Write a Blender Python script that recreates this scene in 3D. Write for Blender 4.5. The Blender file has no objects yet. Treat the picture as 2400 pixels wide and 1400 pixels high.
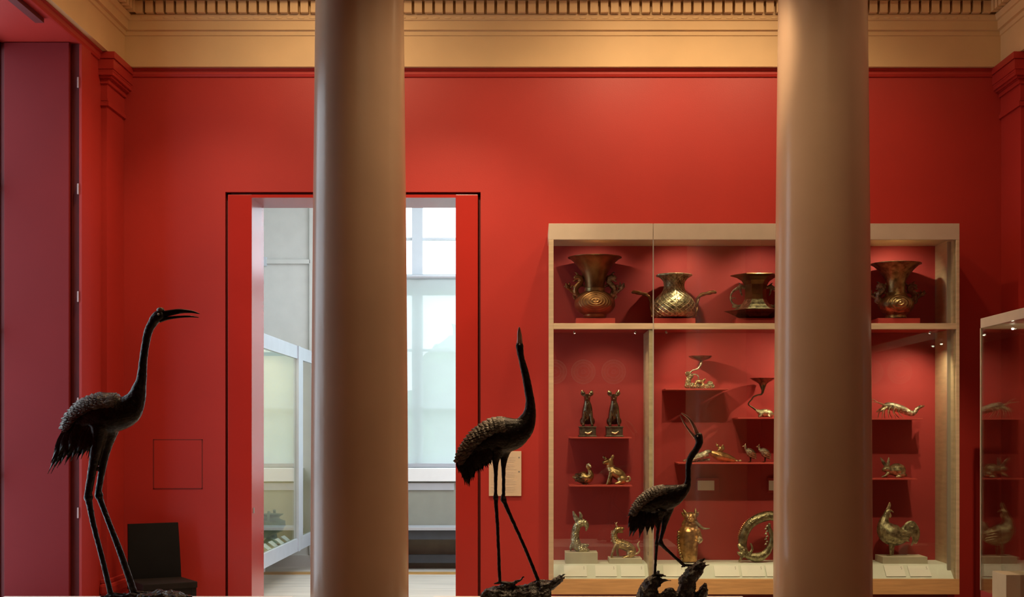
import bpy, bmesh, math, random
from mathutils import Vector, Matrix, noise

# ------------------------------------------------------------------ camera, world, exposure, room lights
F = 3200.0          # focal length in pixels of the 2400x1400 frame
CX, CY = 1240.0, 1015.0
EYE = 1.5
scn = bpy.context.scene
col = scn.collection
cam_d = bpy.data.cameras.new('camera'); cam = bpy.data.objects.new('camera', cam_d); col.objects.link(cam)
cam.location = (0, 0, EYE); cam.rotation_euler = (math.radians(90), 0, 0)
cam_d.sensor_width = 36.0; cam_d.lens = 36.0 * F / 2400.0
cam_d.shift_x = (1200 - CX) / 2400.0; cam_d.shift_y = (CY - 700) / 2400.0
cam_d.clip_start = 0.05; cam_d.clip_end = 200
scn.camera = cam

world = bpy.data.worlds.new('sky'); scn.world = world; world.use_nodes = True
bg = world.node_tree.nodes['Background']
bg.inputs[0].default_value = (0.80, 0.91, 1.0, 1); bg.inputs[1].default_value = 3.2

vs = scn.view_settings
vs.view_transform = 'Standard'; vs.look = 'None'; vs.gamma = 1.0; vs.exposure = 0.0
vs.use_curve_mapping = False

WARM = (1.0, 0.72, 0.43)
def spot(name, loc, target, watts, cone, blend=0.6, radius=0.05, color=WARM):
    d = bpy.data.lights.new(name, 'SPOT'); o = bpy.data.objects.new(name, d); col.objects.link(o)
    o.location = loc
    v = Vector(target) - Vector(loc)
    o.rotation_euler = v.to_track_quat('-Z', 'Y').to_euler()
    d.energy = watts; d.spot_size = math.radians(cone); d.spot_blend = blend
    d.shadow_soft_size = radius; d.color = color
    return o
# wall-washing spots on the ceiling between colonnade and back wall
spot('ceiling_spot', (-1.35, 8.75, 4.80), (-1.45, 10.0, 1.6), 78, 150, 1.0)
spot('ceiling_spot', (0.70, 8.75, 4.80), (0.90, 10.0, 2.1), 92, 130, 1.0)
spot('ceiling_spot', (1.75, 8.75, 4.80), (1.45, 10.0, 2.3), 72, 130, 1.0)
spot('ceiling_spot', (-0.60, 8.45, 4.80), (-0.55, 10.0, 0.4), 320, 75, 1.0)
spot('ceiling_spot', (-2.20, 8.60, 4.80), (-2.30, 10.0, 0.4), 150, 75, 1.0)
# spots aimed into the wide display case
spot('ceiling_spot', (0.55, 6.40, 4.60), (0.78, 9.8, 1.0), 230, 30, 0.8, 0.03)
spot('ceiling_spot', (0.95, 6.40, 4.60), (1.55, 9.8, 1.0), 230, 30, 0.8, 0.03)
spot('ceiling_spot', (2.25, 6.40, 4.60), (2.62, 9.8, 0.95), 300, 26, 0.8, 0.03)
# spots between the columns, aimed down on the cranes
spot('ceiling_spot', (0.35, 6.55, 4.70), (0.35, 7.6, 0.9), 108, 110, 0.8)
spot('ceiling_spot', (-0.2, 8.6, 4.85), (0.1, 7.4, 1.0), 200, 55, 0.8)
spot('ceiling_spot', (-2.0, 8.6, 4.85), (-2.1, 7.4, 1.2), 45, 60, 0.8)
# added ambient fill: unseen strip in the rear bay, unseen panel in the hall
def panel(name, loc, sx, sy, watts, color=WARM):
    d = bpy.data.lights.new(name, 'AREA'); o = bpy.data.objects.new(name, d); col.objects.link(o)
    o.location = loc; d.shape = 'RECTANGLE'; d.size = sx; d.size_y = sy; d.energy = watts; d.color = color
spot('ceiling_spot', (2.75, 6.3, 4.70), (2.6, 7.8, 0.9), 32, 110, 0.8)  # added unseen spot, stands in for red bounce on the right column
spot('plate_fill_spot', (0.8, 1.5, 4.8), (0.8, -1.6, 2.4), 200, 40, 0.6)  # unseen spot added so the plates show up in the case glass
panel('ceiling_fill', (0.25, 8.35, 4.98), 5.6, 0.4, 29)
panel('hall_fill', (0.4, 2.5, 4.9), 2.5, 2.5, 12)
# unseen fill panel added to brighten the next room
d = bpy.data.lights.new('next_room_fill', 'AREA'); o = bpy.data.objects.new('next_room_fill', d); col.objects.link(o)
o.location = (0.2, 12.9, 4.6); d.shape = 'RECTANGLE'; d.size = 3.0; d.size_y = 3.0; d.energy = 165; d.color = (0.86, 0.94, 1.0)
def portal(loc, rot, sx, sy):
    d = bpy.data.lights.new('window_portal', 'AREA'); o = bpy.data.objects.new('window_portal', d); col.objects.link(o)
    d.shape = 'RECTANGLE'; d.size = sx; d.size_y = sy; d.cycles.is_portal = True
    o.location = loc; o.rotation_euler = rot
PI = math.pi
portal((-3.62, 8.18, 2.2), (0, -PI / 2, 0), 3.8, 2.0)
portal((-1.26, 15.48, 2.6), (-PI / 2, 0, 0), 1.8, 3.1)
portal((1.3, 15.48, 2.6), (-PI / 2, 0, 0), 1.8, 3.1)
portal((3.40, 13.0, 2.4), (0, PI / 2, 0), 3.2, 3.4)
scn.cycles.transparent_max_bounces = 24

# ------------------------------------------------------------------ helpers
random.seed(7)
WL = {}
def wloc(o):
    return WL.get(o.name, Vector((0, 0, 0)))
def px(x, y, Y):
    return Vector(((x - CX) * Y / F, Y, EYE - (y - CY) * Y / F))
def X(x, Y): return (x - CX) * Y / F
def Z(y, Y): return EYE - (y - CY) * Y / F

def tag(o, label=None, cat=None, group=None, kind=None):
    if label: o['label'] = label
    if cat: o['category'] = cat
    if group: o['group'] = group
    if kind: o['kind'] = kind
    return o

def thing(name, loc, label, cat, group=None):
    o = bpy.data.objects.new(name, None); col.objects.link(o)
    o.empty_display_size = 0.1
    o.location = loc; WL[o.name] = Vector(loc)
    return tag(o, label, cat, group)

def smoothstep(a, b, x):
    t = max(0, min(1, (x - a) / (b - a))); return t * t * (3 - 2 * t)

def catmull(pts, k):
    """pts: list of tuples (any length) -> resampled list"""
    n = len(pts); out = []
    for i in range(n - 1):
        p0 = pts[max(i - 1, 0)]; p1 = pts[i]; p2 = pts[i + 1]; p3 = pts[min(i + 2, n - 1)]
        for j in range(k):
            t = j / k
            out.append(tuple(0.5 * (2 * b + (c - a) * t + (2 * a - 5 * b + 4 * c - d) * t * t + (3 * b - a - 3 * c + d) * t ** 3)
                             for a, b, c, d in zip(p0, p1, p2, p3)))
    out.append(tuple(pts[-1]))
    return out

class MB:
    def __init__(s): s.v = []; s.f = []
    def add(s, v, f):
        o = len(s.v); s.v += [Vector(a) for a in v]; s.f += [tuple(i + o for i in q) for q in f]; return s
    def box(s, x0, x1, y0, y1, z0, z1):
        v = [(x, y, z) for x in (x0, x1) for y in (y0, y1) for z in (z0, z1)]
        return s.add(v, [(0, 1, 3, 2), (4, 6, 7, 5), (0, 4, 5, 1), (2, 3, 7, 6), (0, 2, 6, 4), (1, 5, 7, 3)])
    def obox(s, c, ax, ay, az):
        """oriented box: centre and three half-axis vectors"""
        c = Vector(c); v = []
        for i in (-1, 1):
            for j in (-1, 1):
                for k in (-1, 1):
                    v.append(c + Vector(ax) * i + Vector(ay) * j + Vector(az) * k)
        return s.add(v, [(0, 1, 3, 2), (4, 6, 7, 5), (0, 4, 5, 1), (2, 3, 7, 6), (0, 2, 6, 4), (1, 5, 7, 3)])
    def tube(s, pts, n=10, k=4, kb=1.0, ref=(0, 1, 0)):
        """pts: (x,y,z,r) list; kb scales radius along ref axis"""
        P = catmull(pts, k) if k > 1 and len(pts) > 2 else [tuple(p) for p in pts]
        m = len(P); v = []; f = []
        ref = Vector(ref)
        for i, p in enumerate(P):
            c = Vector(p[:3]); a = Vector(P[max(i - 1, 0)][:3]); b = Vector(P[min(i + 1, m - 1)][:3])
            T = (b - a)
            T = T.normalized() if T.length > 1e-9 else Vector((0, 0, 1))
            B = ref - T * ref.dot(T)
            if B.length < 0.2:
                alt = Vector((0, 0, 1)) if abs(T.z) < 0.8 else Vector((1, 0, 0))
                B = alt - T * alt.dot(T)
            B.normalize(); N = T.cross(B)
            r = max(p[3], 1e-5); kk = p[4] if len(p) > 4 else kb
            for j in range(n):
                an = 2 * PI * j / n
                v.append(c + N * (r * math.cos(an)) + B * (r * kk * math.sin(an)))
        for i in range(m - 1):
            for j in range(n):
                a = i * n + j; b = i * n + (j + 1) % n
                f.append((a, b, b + n, a + n))
        f.append(tuple(range(n - 1, -1, -1))); f.append(tuple(range((m - 1) * n, m * n)))
        return s.add(v, f)
    def ell(s, c, r, n=12, m=8, rot=None):
        c = Vector(c); v = []; f = []
        R = rot or Matrix.Identity(3)
        v.append(c + R @ Vector((0, 0, r[2])))
        for i in range(1, m):
            th = PI * i / m
            for j in range(n):
                a = 2 * PI * j / n
                v.append(c + R @ Vector((r[0] * math.sin(th) * math.cos(a), r[1] * math.sin(th) * math.sin(a), r[2] * math.cos(th))))
        v.append(c + R @ Vector((0, 0, -r[2])))
        for j in range(n): f.append((0, 1 + j, 1 + (j + 1) % n))
        for i in range(m - 2):
            for j in range(n):
                a = 1 + i * n + j; b = 1 + i * n + (j + 1) % n
                f.append((a, a + n, b + n, b))
        L = 1 + (m - 1) * n; q = L - n
        for j in range(n): f.append((q + j, L, q + (j + 1) % n))
        return s.add(v, f)
    def lathe(s, c, prof, n=48, disp=None, phase=0.0):
        """prof: (r,z) bottom to top; c centre; disp(ang,z,r)->dr"""
        v = []; f = []
        c = Vector(c); m = len(prof)
        for r, z in prof:
            for j in range(n):
                a = 2 * PI * j / n + phase
                rr = r + (disp(a, z, r) if disp else 0)
                v.append(c + Vector((rr * math.cos(a), rr * math.sin(a), z)))
        for i in range(m - 1):
            for j in range(n):
                a = i * n + j; b = i * n + (j + 1) % n
                f.append((a, b, b + n, a + n))
        f.append(tuple(range(n - 1, -1, -1))); f.append(tuple(range((m - 1) * n, m * n)))
        return s.add(v, f)
    def feather(s, base, tip, w, nrm, curl=0.0, th=0.002, rows=6, pointed=True):
        base = Vector(base); tip = Vector(tip); d = tip - base; L = d.length
        if L < 1e-6: return s
        T = d / L; N = Vector(nrm); N = N - T * N.dot(T)
        if N.length < 1e-6: N = Vector((0, 0, 1)).cross(T)
        N.normalize(); S = T.cross(N); v = []; f = []
        for i in range(rows + 1):
            t = i / rows
            ww = w * (0.45 + 0.9 * math.sin(PI * min(t * 0.72 + 0.08, 1)) * 0.62) * (1 - smoothstep(0.48 if pointed else 0.86, 1.0, t) * 0.96)
            c = base + d * t + N * (curl * L * (t * t - t))
            v += [c - S * ww - N * th, c + N * (w * 0.16 + th), c + S * ww - N * th, c - N * (th * 2)]
        for i in range(rows):
            a = i * 4
            for j in range(4):
                b = (j + 1) % 4
                f.append((a + j, a + b, a + 4 + b, a + 4 + j))
        f.append((3, 2, 1, 0)); q = rows * 4; f.append((q, q + 1, q + 2, q + 3))
        return s.add(v, f)
    def noise(s, amp, freq, seed=0):
        for i, p in enumerate(s.v):
            q = p * freq + Vector((seed * 3.1, seed * 1.7, 0))
            s.v[i] = p + Vector((noise.noise(q), noise.noise(q + Vector((9, 0, 0))), noise.noise(q + Vector((0, 9, 0))))) * amp
        return s
    def fuse(s, voxel, smooth=2, bump=None):
        me = bpy.data.meshes.new('tmp'); me.from_pydata(s.v, [], s.f)
        o = bpy.data.objects.new('tmp', me); col.objects.link(o)
        m = o.modifiers.new('r', 'REMESH'); m.mode = 'VOXEL'; m.voxel_size = voxel
        if smooth:
            k = o.modifiers.new('s', 'SMOOTH'); k.iterations = smooth; k.factor = 0.5
        dg = bpy.context.evaluated_depsgraph_get()
        me2 = bpy.data.meshes.new_from_object(o.evaluated_get(dg))
        s.v = [v.co.copy() for v in me2.vertices]; s.f = [tuple(p.vertices) for p in me2.polygons]
        if bump:
            amp, fr = bump
            for i, v in enumerate(me2.vertices):
                s.v[i] += v.normal * (amp * noise.noise(v.co * fr))
        bpy.data.objects.remove(o); bpy.data.meshes.remove(me); bpy.data.meshes.remove(me2)
        return s
    def build(s, name, mat, parent=None, smooth=True, bevel=0.0, loc=None):
        base = wloc(parent) if parent else Vector((0, 0, 0))
        if loc is None: loc = base
        loc = Vector(loc)
        me = bpy.data.meshes.new(name)
        me.from_pydata([v - loc for v in s.v], [], s.f)
        bm = bmesh.new(); bm.from_mesh(me)
        bmesh.ops.recalc_face_normals(bm, faces=bm.faces)
        if bevel > 0:
            bmesh.ops.bevel(bm, geom=[e for e in bm.edges], offset=bevel, segments=2, affect='EDGES', profile=0.6, clamp_overlap=True)
        for f in bm.faces: f.smooth = smooth
        if smooth:
            for e in bm.edges:
                if len(e.link_faces) == 2 and e.calc_face_angle(0) > 0.75: e.smooth = False
        bm.to_mesh(me); bm.free()
        me.materials.append(mat)
        o = bpy.data.objects.new(name, me); col.objects.link(o)
        if parent: o.parent = parent; o.location = loc - base
        else: o.location = loc
        WL[o.name] = loc
        return o

def box(name, x0, x1, y0, y1, z0, z1, mat, parent=None, bevel=0.0, smooth=False):
    m = MB().box(x0, x1, y0, y1, z0, z1)
    loc = None if parent else ((x0 + x1) / 2, (y0 + y1) / 2, z0)
    return m.build(name, mat, parent, smooth=smooth, bevel=bevel, loc=loc)

# ------------------------------------------------------------------ materials
def mat(name, color, rough=0.5, metal=0.0, var=0.0, scale=6.0, bump=0.0, bscale=40.0, color2=None, spec=0.5, stretch=None, coat=0.0, scales=0.0, sscale=60.0):
    m = bpy.data.materials.new(name); m.use_nodes = True
    nt = m.node_tree; b = nt.nodes['Principled BSDF']
    b.inputs['Base Color'].default_value = (*color, 1)
    b.inputs['Roughness'].default_value = rough; b.inputs['Metallic'].default_value = metal
    b.inputs['Specular IOR Level'].default_value = spec
    b.inputs['Coat Weight'].default_value = coat
    tc = nt.nodes.new('ShaderNodeTexCoord'); mp = nt.nodes.new('ShaderNodeMapping')
    nt.links.new(tc.outputs['Object'], mp.inputs['Vector'])
    if stretch: mp.inputs['Scale'].default_value = stretch
    if var > 0 or color2:
        n = nt.nodes.new('ShaderNodeTexNoise'); n.inputs['Scale'].default_value = scale; n.inputs['Detail'].default_value = 6
        nt.links.new(mp.outputs[0], n.inputs['Vector'])
        r = nt.nodes.new('ShaderNodeValToRGB')
        c2 = color2 or tuple(min(1, c * (1 + var)) for c in color)
        c1 = color if color2 else tuple(c * (1 - var) for c in color)
        r.color_ramp.elements[0].position = 0.35; r.color_ramp.elements[1].position = 0.65
        r.color_ramp.elements[0].color = (*c1, 1); r.color_ramp.elements[1].color = (*c2, 1)
        nt.links.new(n.outputs['Fac'], r.inputs['Fac']); nt.links.new(r.outputs[0], b.inputs['Base Color'])
    if scales > 0:
        vo = nt.nodes.new('ShaderNodeTexVoronoi'); vo.inputs['Scale'].default_value = sscale
        nt.links.new(mp.outputs[0], vo.inputs['Vector'])
        bp = nt.nodes.new('ShaderNodeBump'); bp.inputs['Strength'].default_value = scales; bp.inputs['Distance'].default_value = 0.012; bp.invert = True
        nt.links.new(vo.outputs['Distance'], bp.inputs['Height']); nt.links.new(bp.outputs[0], b.inputs['Normal'])
    elif bump > 0:
        n2 = nt.nodes.new('ShaderNodeTexNoise'); n2.inputs['Scale'].default_value = bscale; n2.inputs['Detail'].default_value = 4
        nt.links.new(mp.outputs[0], n2.inputs['Vector'])
        bp = nt.nodes.new('ShaderNodeBump'); bp.inputs['Strength'].default_value = bump; bp.inputs['Distance'].default_value = 0.01
        nt.links.new(n2.outputs['Fac'], bp.inputs['Height']); nt.links.new(bp.outputs[0], b.inputs['Normal'])
    return m

def glass_mat(name, tint=(0.93, 0.97, 0.95), extra=0.0):
    m = bpy.data.materials.new(name); m.use_nodes = True; nt = m.node_tree; nt.nodes.clear()
    out = nt.nodes.new('ShaderNodeOutputMaterial'); mix = nt.nodes.new('ShaderNodeMixShader')
    tr = nt.nodes.new('ShaderNodeBsdfTransparent'); gl = nt.nodes.new('ShaderNodeBsdfGlossy')
    tr.inputs[0].default_value = (*tint, 1); gl.inputs['Roughness'].default_value = 0.0
    gl.inputs['Color'].default_value = (1, 1, 1, 1)
    fr = nt.nodes.new('ShaderNodeFresnel'); geo = nt.nodes.new('ShaderNodeNewGeometry')
    mr = nt.nodes.new('ShaderNodeMapRange')
    mr.inputs['To Min'].default_value = 1.52; mr.inputs['To Max'].default_value = 1 / 1.52
    nt.links.new(geo.outputs['Backfacing'], mr.inputs['Value']); nt.links.new(mr.outputs[0], fr.inputs['IOR'])
    nt.links.new(fr.outputs[0], mix.inputs[0]); nt.links.new(tr.outputs[0], mix.inputs[1]); nt.links.new(gl.outputs[0], mix.inputs[2])
    nt.links.new(mix.outputs[0], out.inputs[0])
    return m

def emit_mat(name, color, strength):
    m = bpy.data.materials.new(name); m.use_nodes = True; nt = m.node_tree; nt.nodes.clear()
    out = nt.nodes.new('ShaderNodeOutputMaterial'); e = nt.nodes.new('ShaderNodeEmission')
    e.inputs[0].default_value = (*color, 1); e.inputs[1].default_value = strength
    nt.links.new(e.outputs[0], out.inputs[0]); return m

def scrim_mat(name, color, through):
    m = bpy.data.materials.new(name); m.use_nodes = True; nt = m.node_tree; nt.nodes.clear()
    out = nt.nodes.new('ShaderNodeOutputMaterial'); a = nt.nodes.new('ShaderNodeMixShader'); b = nt.nodes.new('ShaderNodeMixShader')
    tr = nt.nodes.new('ShaderNodeBsdfTransparent'); tl = nt.nodes.new('ShaderNodeBsdfTranslucent'); df = nt.nodes.new('ShaderNodeBsdfDiffuse')
    for n in (tl, df): n.inputs[0].default_value = (*color, 1)
    a.inputs[0].default_value = 0.5; nt.links.new(tl.outputs[0], a.inputs[1]); nt.links.new(df.outputs[0], a.inputs[2])
    b.inputs[0].default_value = through; nt.links.new(a.outputs[0], b.inputs[1]); nt.links.new(tr.outputs[0], b.inputs[2])
    nt.links.new(b.outputs[0], out.inputs[0]); return m

M = {}
M['red'] = mat('red_paint', (0.38, 0.021, 0.014), 0.48, var=0.05, scale=1.5, bump=0.05, bscale=120)
M['red_gloss'] = mat('red_gloss_paint', (0.38, 0.021, 0.014), 0.26, var=0.05, scale=1.5)
M['shutter_shade'] = mat('shaded_red_paint', (0.19, 0.014, 0.016), 0.6, var=0.06, scale=1.2, spec=0.2)  # red paint darkened, the shutter's shade is put into the colour
M['red_case'] = mat('red_case_lining', (0.36, 0.028, 0.028), 0.7, var=0.05, scale=3)
M['red_block'] = mat('red_block_paint', (0.50, 0.055, 0.045), 0.55, var=0.05)
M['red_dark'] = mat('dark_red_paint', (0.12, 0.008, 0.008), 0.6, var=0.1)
M['cream'] = mat('cream_plaster', (0.60, 0.40, 0.19), 0.6, var=0.05, scale=2.5, bump=0.04, bscale=60)
M['column'] = mat('column_plaster', (0.58, 0.40, 0.27), 0.24, var=0.05, scale=2.0, bump=0.05, bscale=30)
M['ceiling'] = mat('ceiling_plaster', (0.62, 0.47, 0.28), 0.7, var=0.03)
M['oak'] = mat('pale_oak', (0.54, 0.42, 0.27), 0.45, var=0.10, scale=5, stretch=(1, 1, 8), bump=0.03)
M['oakrail'] = mat('honey_oak', (0.60, 0.36, 0.15), 0.42, var=0.10, scale=4, stretch=(1.2, 6, 14), bump=0.03)
M['header'] = mat('pale_header', (0.54, 0.45, 0.34), 0.5, var=0.05, scale=6)
M['deck'] = mat('grey_deck', (0.70, 0.73, 0.65), 0.5, var=0.04)
M['card'] = mat('white_card', (0.85, 0.84, 0.78), 0.6, var=0.02)
M['ink'] = mat('grey_ink', (0.20, 0.19, 0.17), 0.6, var=0.05)
M['cardline'] = mat('pale_ink', (0.62, 0.50, 0.36), 0.6, var=0.05)
M['stoneblock'] = mat('grey_block', (0.52, 0.47, 0.36), 0.7, var=0.06, scale=12)
M['white'] = mat('white_plinth', (0.80, 0.78, 0.75), 0.5, var=0.02)
M['glass'] = glass_mat('clear_glass')
M['winglass'] = glass_mat('window_glass', (0.97, 0.99, 0.99))
M['dimglass'] = glass_mat('dimmed_window_glass', (0.93, 0.96, 0.99))  # tint added to cut the daylight through the bay window
M['black'] = mat('black_plastic', (0.004, 0.0035, 0.003), 0.6, var=0.2, spec=0.15)
M['chairwood'] = mat('dark_chair_frame', (0.012, 0.008, 0.006), 0.6, var=0.2, spec=0.15)
M['crane'] = mat('dark_bronze', (0.022, 0.019, 0.016), 0.28, metal=0.85, var=0.35, scale=30, bump=0.35, bscale=90)
M['cranelight'] = mat('toplit_bronze', (0.12, 0.105, 0.085), 0.34, metal=0.8, var=0.4, scale=40, bump=0.4, bscale=120)  # paler bronze, highlights from above put into the covert colour
M['beak'] = mat('pinkish_bronze', (0.48, 0.37, 0.31), 0.3, metal=0.85, var=0.3, scale=30)  # bright pinkish bronze for beaks and eyes
M['stump'] = mat('rough_dark_bronze', (0.032, 0.028, 0.023), 0.34, metal=0.8, var=0.5, scale=25, bump=0.9, bscale=45)
M['brownbronze'] = mat('brown_bronze', (0.27, 0.135, 0.055), 0.36, metal=0.85, var=0.3, scale=12)
M['goldbronze'] = mat('golden_bronze', (0.40, 0.28, 0.13), 0.32, metal=0.92, var=0.55, scale=26, bump=0.25, bscale=110)
M['brass'] = mat('pale_brass', (0.66, 0.55, 0.34), 0.32, metal=0.85, var=0.4, scale=40, bump=0.2, bscale=150)
M['greybronze'] = mat('grey_bronze', (0.34, 0.30, 0.22), 0.30, metal=0.85, var=0.6, scale=50, bump=0.5, bscale=140)
M['darkstat'] = mat('dark_statuette_bronze', (0.14, 0.105, 0.065), 0.2, metal=0.9, var=0.4, scale=40)
M['greenbronze'] = mat('olive_bronze', (0.38, 0.34, 0.21), 0.30, metal=0.85, var=0.55, scale=40, bump=0.3, bscale=160)
M['scaled'] = mat('scaly_bronze', (0.40, 0.36, 0.24), 0.30, metal=0.85, var=0.45, scale=30, scales=0.4, sscale=75)
M['pedestal'] = mat('patinated_pedestal', (0.10, 0.09, 0.065), 0.4, metal=0.7, var=0.4, scale=40, bump=0.3, bscale=140)
M['orangebronze'] = mat('amber_bronze', (0.42, 0.24, 0.095), 0.30, metal=0.8, var=0.45, scale=24, bump=0.15, bscale=60)
M['alu'] = mat('brushed_aluminium', (0.52, 0.55, 0.60), 0.45, metal=0.35, var=0.03)
M['farwall'] = mat('grey_white_wall', (0.68, 0.69, 0.66), 0.7, var=0.03)
M['farfloor'] = mat('worn_wood_floor', (0.46, 0.36, 0.25), 0.17, var=0.22, scale=3, stretch=(0.5, 9, 1), bump=0.05, bscale=12)
M['nextfloor'] = mat('daylit_worn_floor', (0.70, 0.64, 0.56), 0.3, var=0.18, scale=3, stretch=(0.5, 9, 1), bump=0.05, bscale=12)  # floor made paler, strong daylight put into its colour
M['sill'] = mat('white_sill', (0.92, 0.92, 0.92), 0.4, var=0.01)
M['woodstrip'] = mat('ochre_wood_strip', (0.50, 0.27, 0.08), 0.4, var=0.1)
M['winframe'] = mat('window_paint', (0.60, 0.66, 0.72), 0.4, var=0.02)
M['blind'] = scrim_mat('scrim_fabric', (0.80, 0.86, 0.85), 0.36)
M['bench'] = mat('dark_slate_bench', (0.05, 0.06, 0.075), 0.4, var=0.1)
M['caseback'] = mat('cream_case_lining', (0.66, 0.58, 0.38), 0.6, var=0.04)
M['jade'] = mat('green_bronze_urn', (0.13, 0.17, 0.11), 0.4, metal=0.4, var=0.3, scale=20)
M['hinge'] = mat('steel_hinge', (0.45, 0.32, 0.30), 0.35, metal=0.7, var=0.05)
M['lampglow'] = emit_mat('lamp_glow', (1, 0.85, 0.65), 25)
M['lampbody'] = mat('lamp_housing', (0.5, 0.46, 0.4), 0.4, metal=0.5, var=0.05)
M['plate'] = mat('painted_plate', (0.62, 0.45, 0.35), 0.3, var=0.3, scale=25)
M['leaf'] = mat('tree_leaves', (0.12, 0.22, 0.10), 0.7, var=0.3, scale=4)

def struct(o, label=None):
    o['kind'] = 'structure'
    if label: o['label'] = label
    return o

# ------------------------------------------------------------------ room shell
D = 10.0; DB = 10.45
XL, XR = -3.01, 3.50
ZC = 5.05
YF = -1.6
# floor (hall)
struct(box('floor', XL - 0.75, XR + 0.3, YF - 0.2, DB, -0.12, 0.0, M['farfloor']), 'wooden hall floor')
struct(box('ceiling', XL - 0.75, XR + 0.3, YF - 0.2, DB, ZC, ZC + 0.15, M['ceiling']), 'cream plaster ceiling')
# back wall with door hole
HX0, HX1, HZ = -2.225, -0.355, 3.265
m = MB().box(XL - 0.7, HX0, D, DB, 0, ZC).box(HX1, XR + 0.2, D, DB, 0, ZC).box(HX0, HX1, D, DB, HZ, ZC)
wb = struct(m.build('wall_back', M['red'], None, smooth=False, loc=(0, D, 0)), 'red painted back wall with doorway')
# flush access panel in the back wall
p0 = px(359, 1030, D); p1 = px(475, 1147, D)
m = MB(); g = 0.007
for (a, b, c, e) in ((p0.x, p1.x, p0.z - g, p0.z), (p0.x, p1.x, p1.z, p1.z + g), (p0.x, p0.x + g, p1.z, p0.z), (p1.x - g, p1.x, p1.z, p0.z)):
    m.box(a, b, D - 0.002, D + 0.01, c, e)
pr = m.build('panel_joint', mat('joint_red', (0.15, 0.010, 0.008), 0.6, var=0.05), wb, smooth=False)
box('access_panel', p0.x + g, p1.x - g, D - 0.003, D + 0.01, p1.z + g, p0.z - g, M['red'], wb)
# door lining : proud frame with shadow gap
OX0, OX1, OZ = -2.03, -0.5375, 3.222
dr = thing('door_1', ((OX0 + OX1) / 2, D, 0), 'red flush door lining around the opening to the next room', None)
dr['kind'] = 'structure'
gap = 0.02
MB().box(HX0 + gap, OX0, D - 0.006, DB, 0, HZ - gap).build('jamb', M['red_gloss'], dr, smooth=False, bevel=0.003)
MB().box(OX1, HX1 - gap, D - 0.006, DB, 0, HZ - gap).build('jamb', M['red_gloss'], dr, smooth=False, bevel=0.003)
MB().box(OX0, OX1, D - 0.006, DB, OZ, HZ - gap).build('door_head', M['red_gloss'], dr, smooth=False)
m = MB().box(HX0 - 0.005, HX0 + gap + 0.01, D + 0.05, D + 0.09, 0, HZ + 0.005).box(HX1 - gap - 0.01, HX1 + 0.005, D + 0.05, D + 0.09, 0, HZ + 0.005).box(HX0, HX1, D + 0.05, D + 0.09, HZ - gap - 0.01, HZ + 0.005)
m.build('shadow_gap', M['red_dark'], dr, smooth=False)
q = px(594, 1197, 10.06)
box('latch_plate', OX0 - 0.001, OX0 + 0.003, q.y - 0.02, q.y + 0.02, q.z - 0.02, q.z + 0.02, M['ink'], dr)

# left wall with window bay
WY0, WY1, WZ0, WZ1 = 7.2, 9.17, 0.25, 4.113
XO = -3.60
m = MB().box(XL - 0.7, XL, YF, WY0, 0, ZC).box(XL - 0.7, XL, WY1, D, 0, ZC).box(XL - 0.7, XL, WY0, WY1, WZ1, ZC).box(XL - 0.7, XL, WY0, WY1, 0, WZ0)
wl = struct(m.build('wall_left', M['red'], None, smooth=False, loc=(XL, 5, 0)), 'red painted left wall with deep window bay')
yv = 9.35
box('panel_joint', XL - 0.01, XL + 0.002, yv - 0.006, yv + 0.006, 0, 4.1, M['red_dark'], wl)
box('reveal_lining', XL - 0.005, XL + 0.012, WY1 - 0.02, yv - 0.006, 0.0, 4.12, M['red'], wl)
# slot / blind track in the soffit
box('blind_track', XL - 0.10, XL - 0.045, WY0, 8.60, WZ1 - 0.03, WZ1 + 0.001, M['red_dark'], wl)
# right and front wall
struct(box('wall_right', XR, XR + 0.3, YF, D, 0, ZC, M['red']), 'red painted right wall')
struct(box('wall_front', XL - 0.7, XR + 0.3, YF - 0.2, YF, 0, ZC, M['red']), 'red wall behind the viewer')
# window in bay
wn = thing('window_1', (XO, (WY0 + WY1) / 2, WZ0), 'tall pale window at the left end of the bay', None); wn['kind'] = 'structure'
fx0, fx1 = -3.60, -3.535
MB().box(fx0, fx1, WY1 - 0.05, WY1, WZ0, WZ1).box(fx0, fx1, WY0, WY0 + 0.05, WZ0, WZ1).box(fx0, fx1, WY0, WY1, WZ1 - 0.05, WZ1).box(fx0, fx1, WY0, WY1, WZ0, WZ0 + 0.06).build('window_frame', M['red_dark'], wn, smooth=False)
for k in range(1, 4):
    z = WZ0 + (WZ1 - WZ0) * k / 4
    box('glazing_bar', fx0 + 0.01, fx1 - 0.01, WY0, WY1, z - 0.018, z + 0.018, M['winframe'], wn)
box('glazing_bar', fx0 + 0.01, fx1 - 0.01, 8.16, 8.21, WZ0, WZ1, M['winframe'], wn)
box('pane', fx0 + 0.028, fx0 + 0.034, WY0 + 0.05, WY1 - 0.05, WZ0 + 0.06, WZ1 - 0.05, M['dimglass'], wn)
# folded shutter in front of the far reveal
sh = thing('window_shutter', (-3.3, WY1, WZ0), 'tall folded red shutter in the window bay behind the left crane', 'shutter')
box('board', -3.505, -3.072, WY1 - 0.055, WY1 - 0.025, WZ0, WZ1 - 0.004, M['shutter_shade'], sh, bevel=0.003)
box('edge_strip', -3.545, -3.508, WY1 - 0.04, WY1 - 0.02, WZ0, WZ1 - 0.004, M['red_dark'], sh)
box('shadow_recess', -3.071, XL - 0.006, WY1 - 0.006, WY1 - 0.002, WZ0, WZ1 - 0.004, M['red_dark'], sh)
for yy in (192, 442, 695, 945, 1203):
    z = Z(yy, 9.13)
    box('hinge', XL - 0.016, XL - 0.004, WY1 - 0.03, WY1 - 0.005, z - 0.036, z + 0.036, M['hinge'], sh, bevel=0.002)

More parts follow.
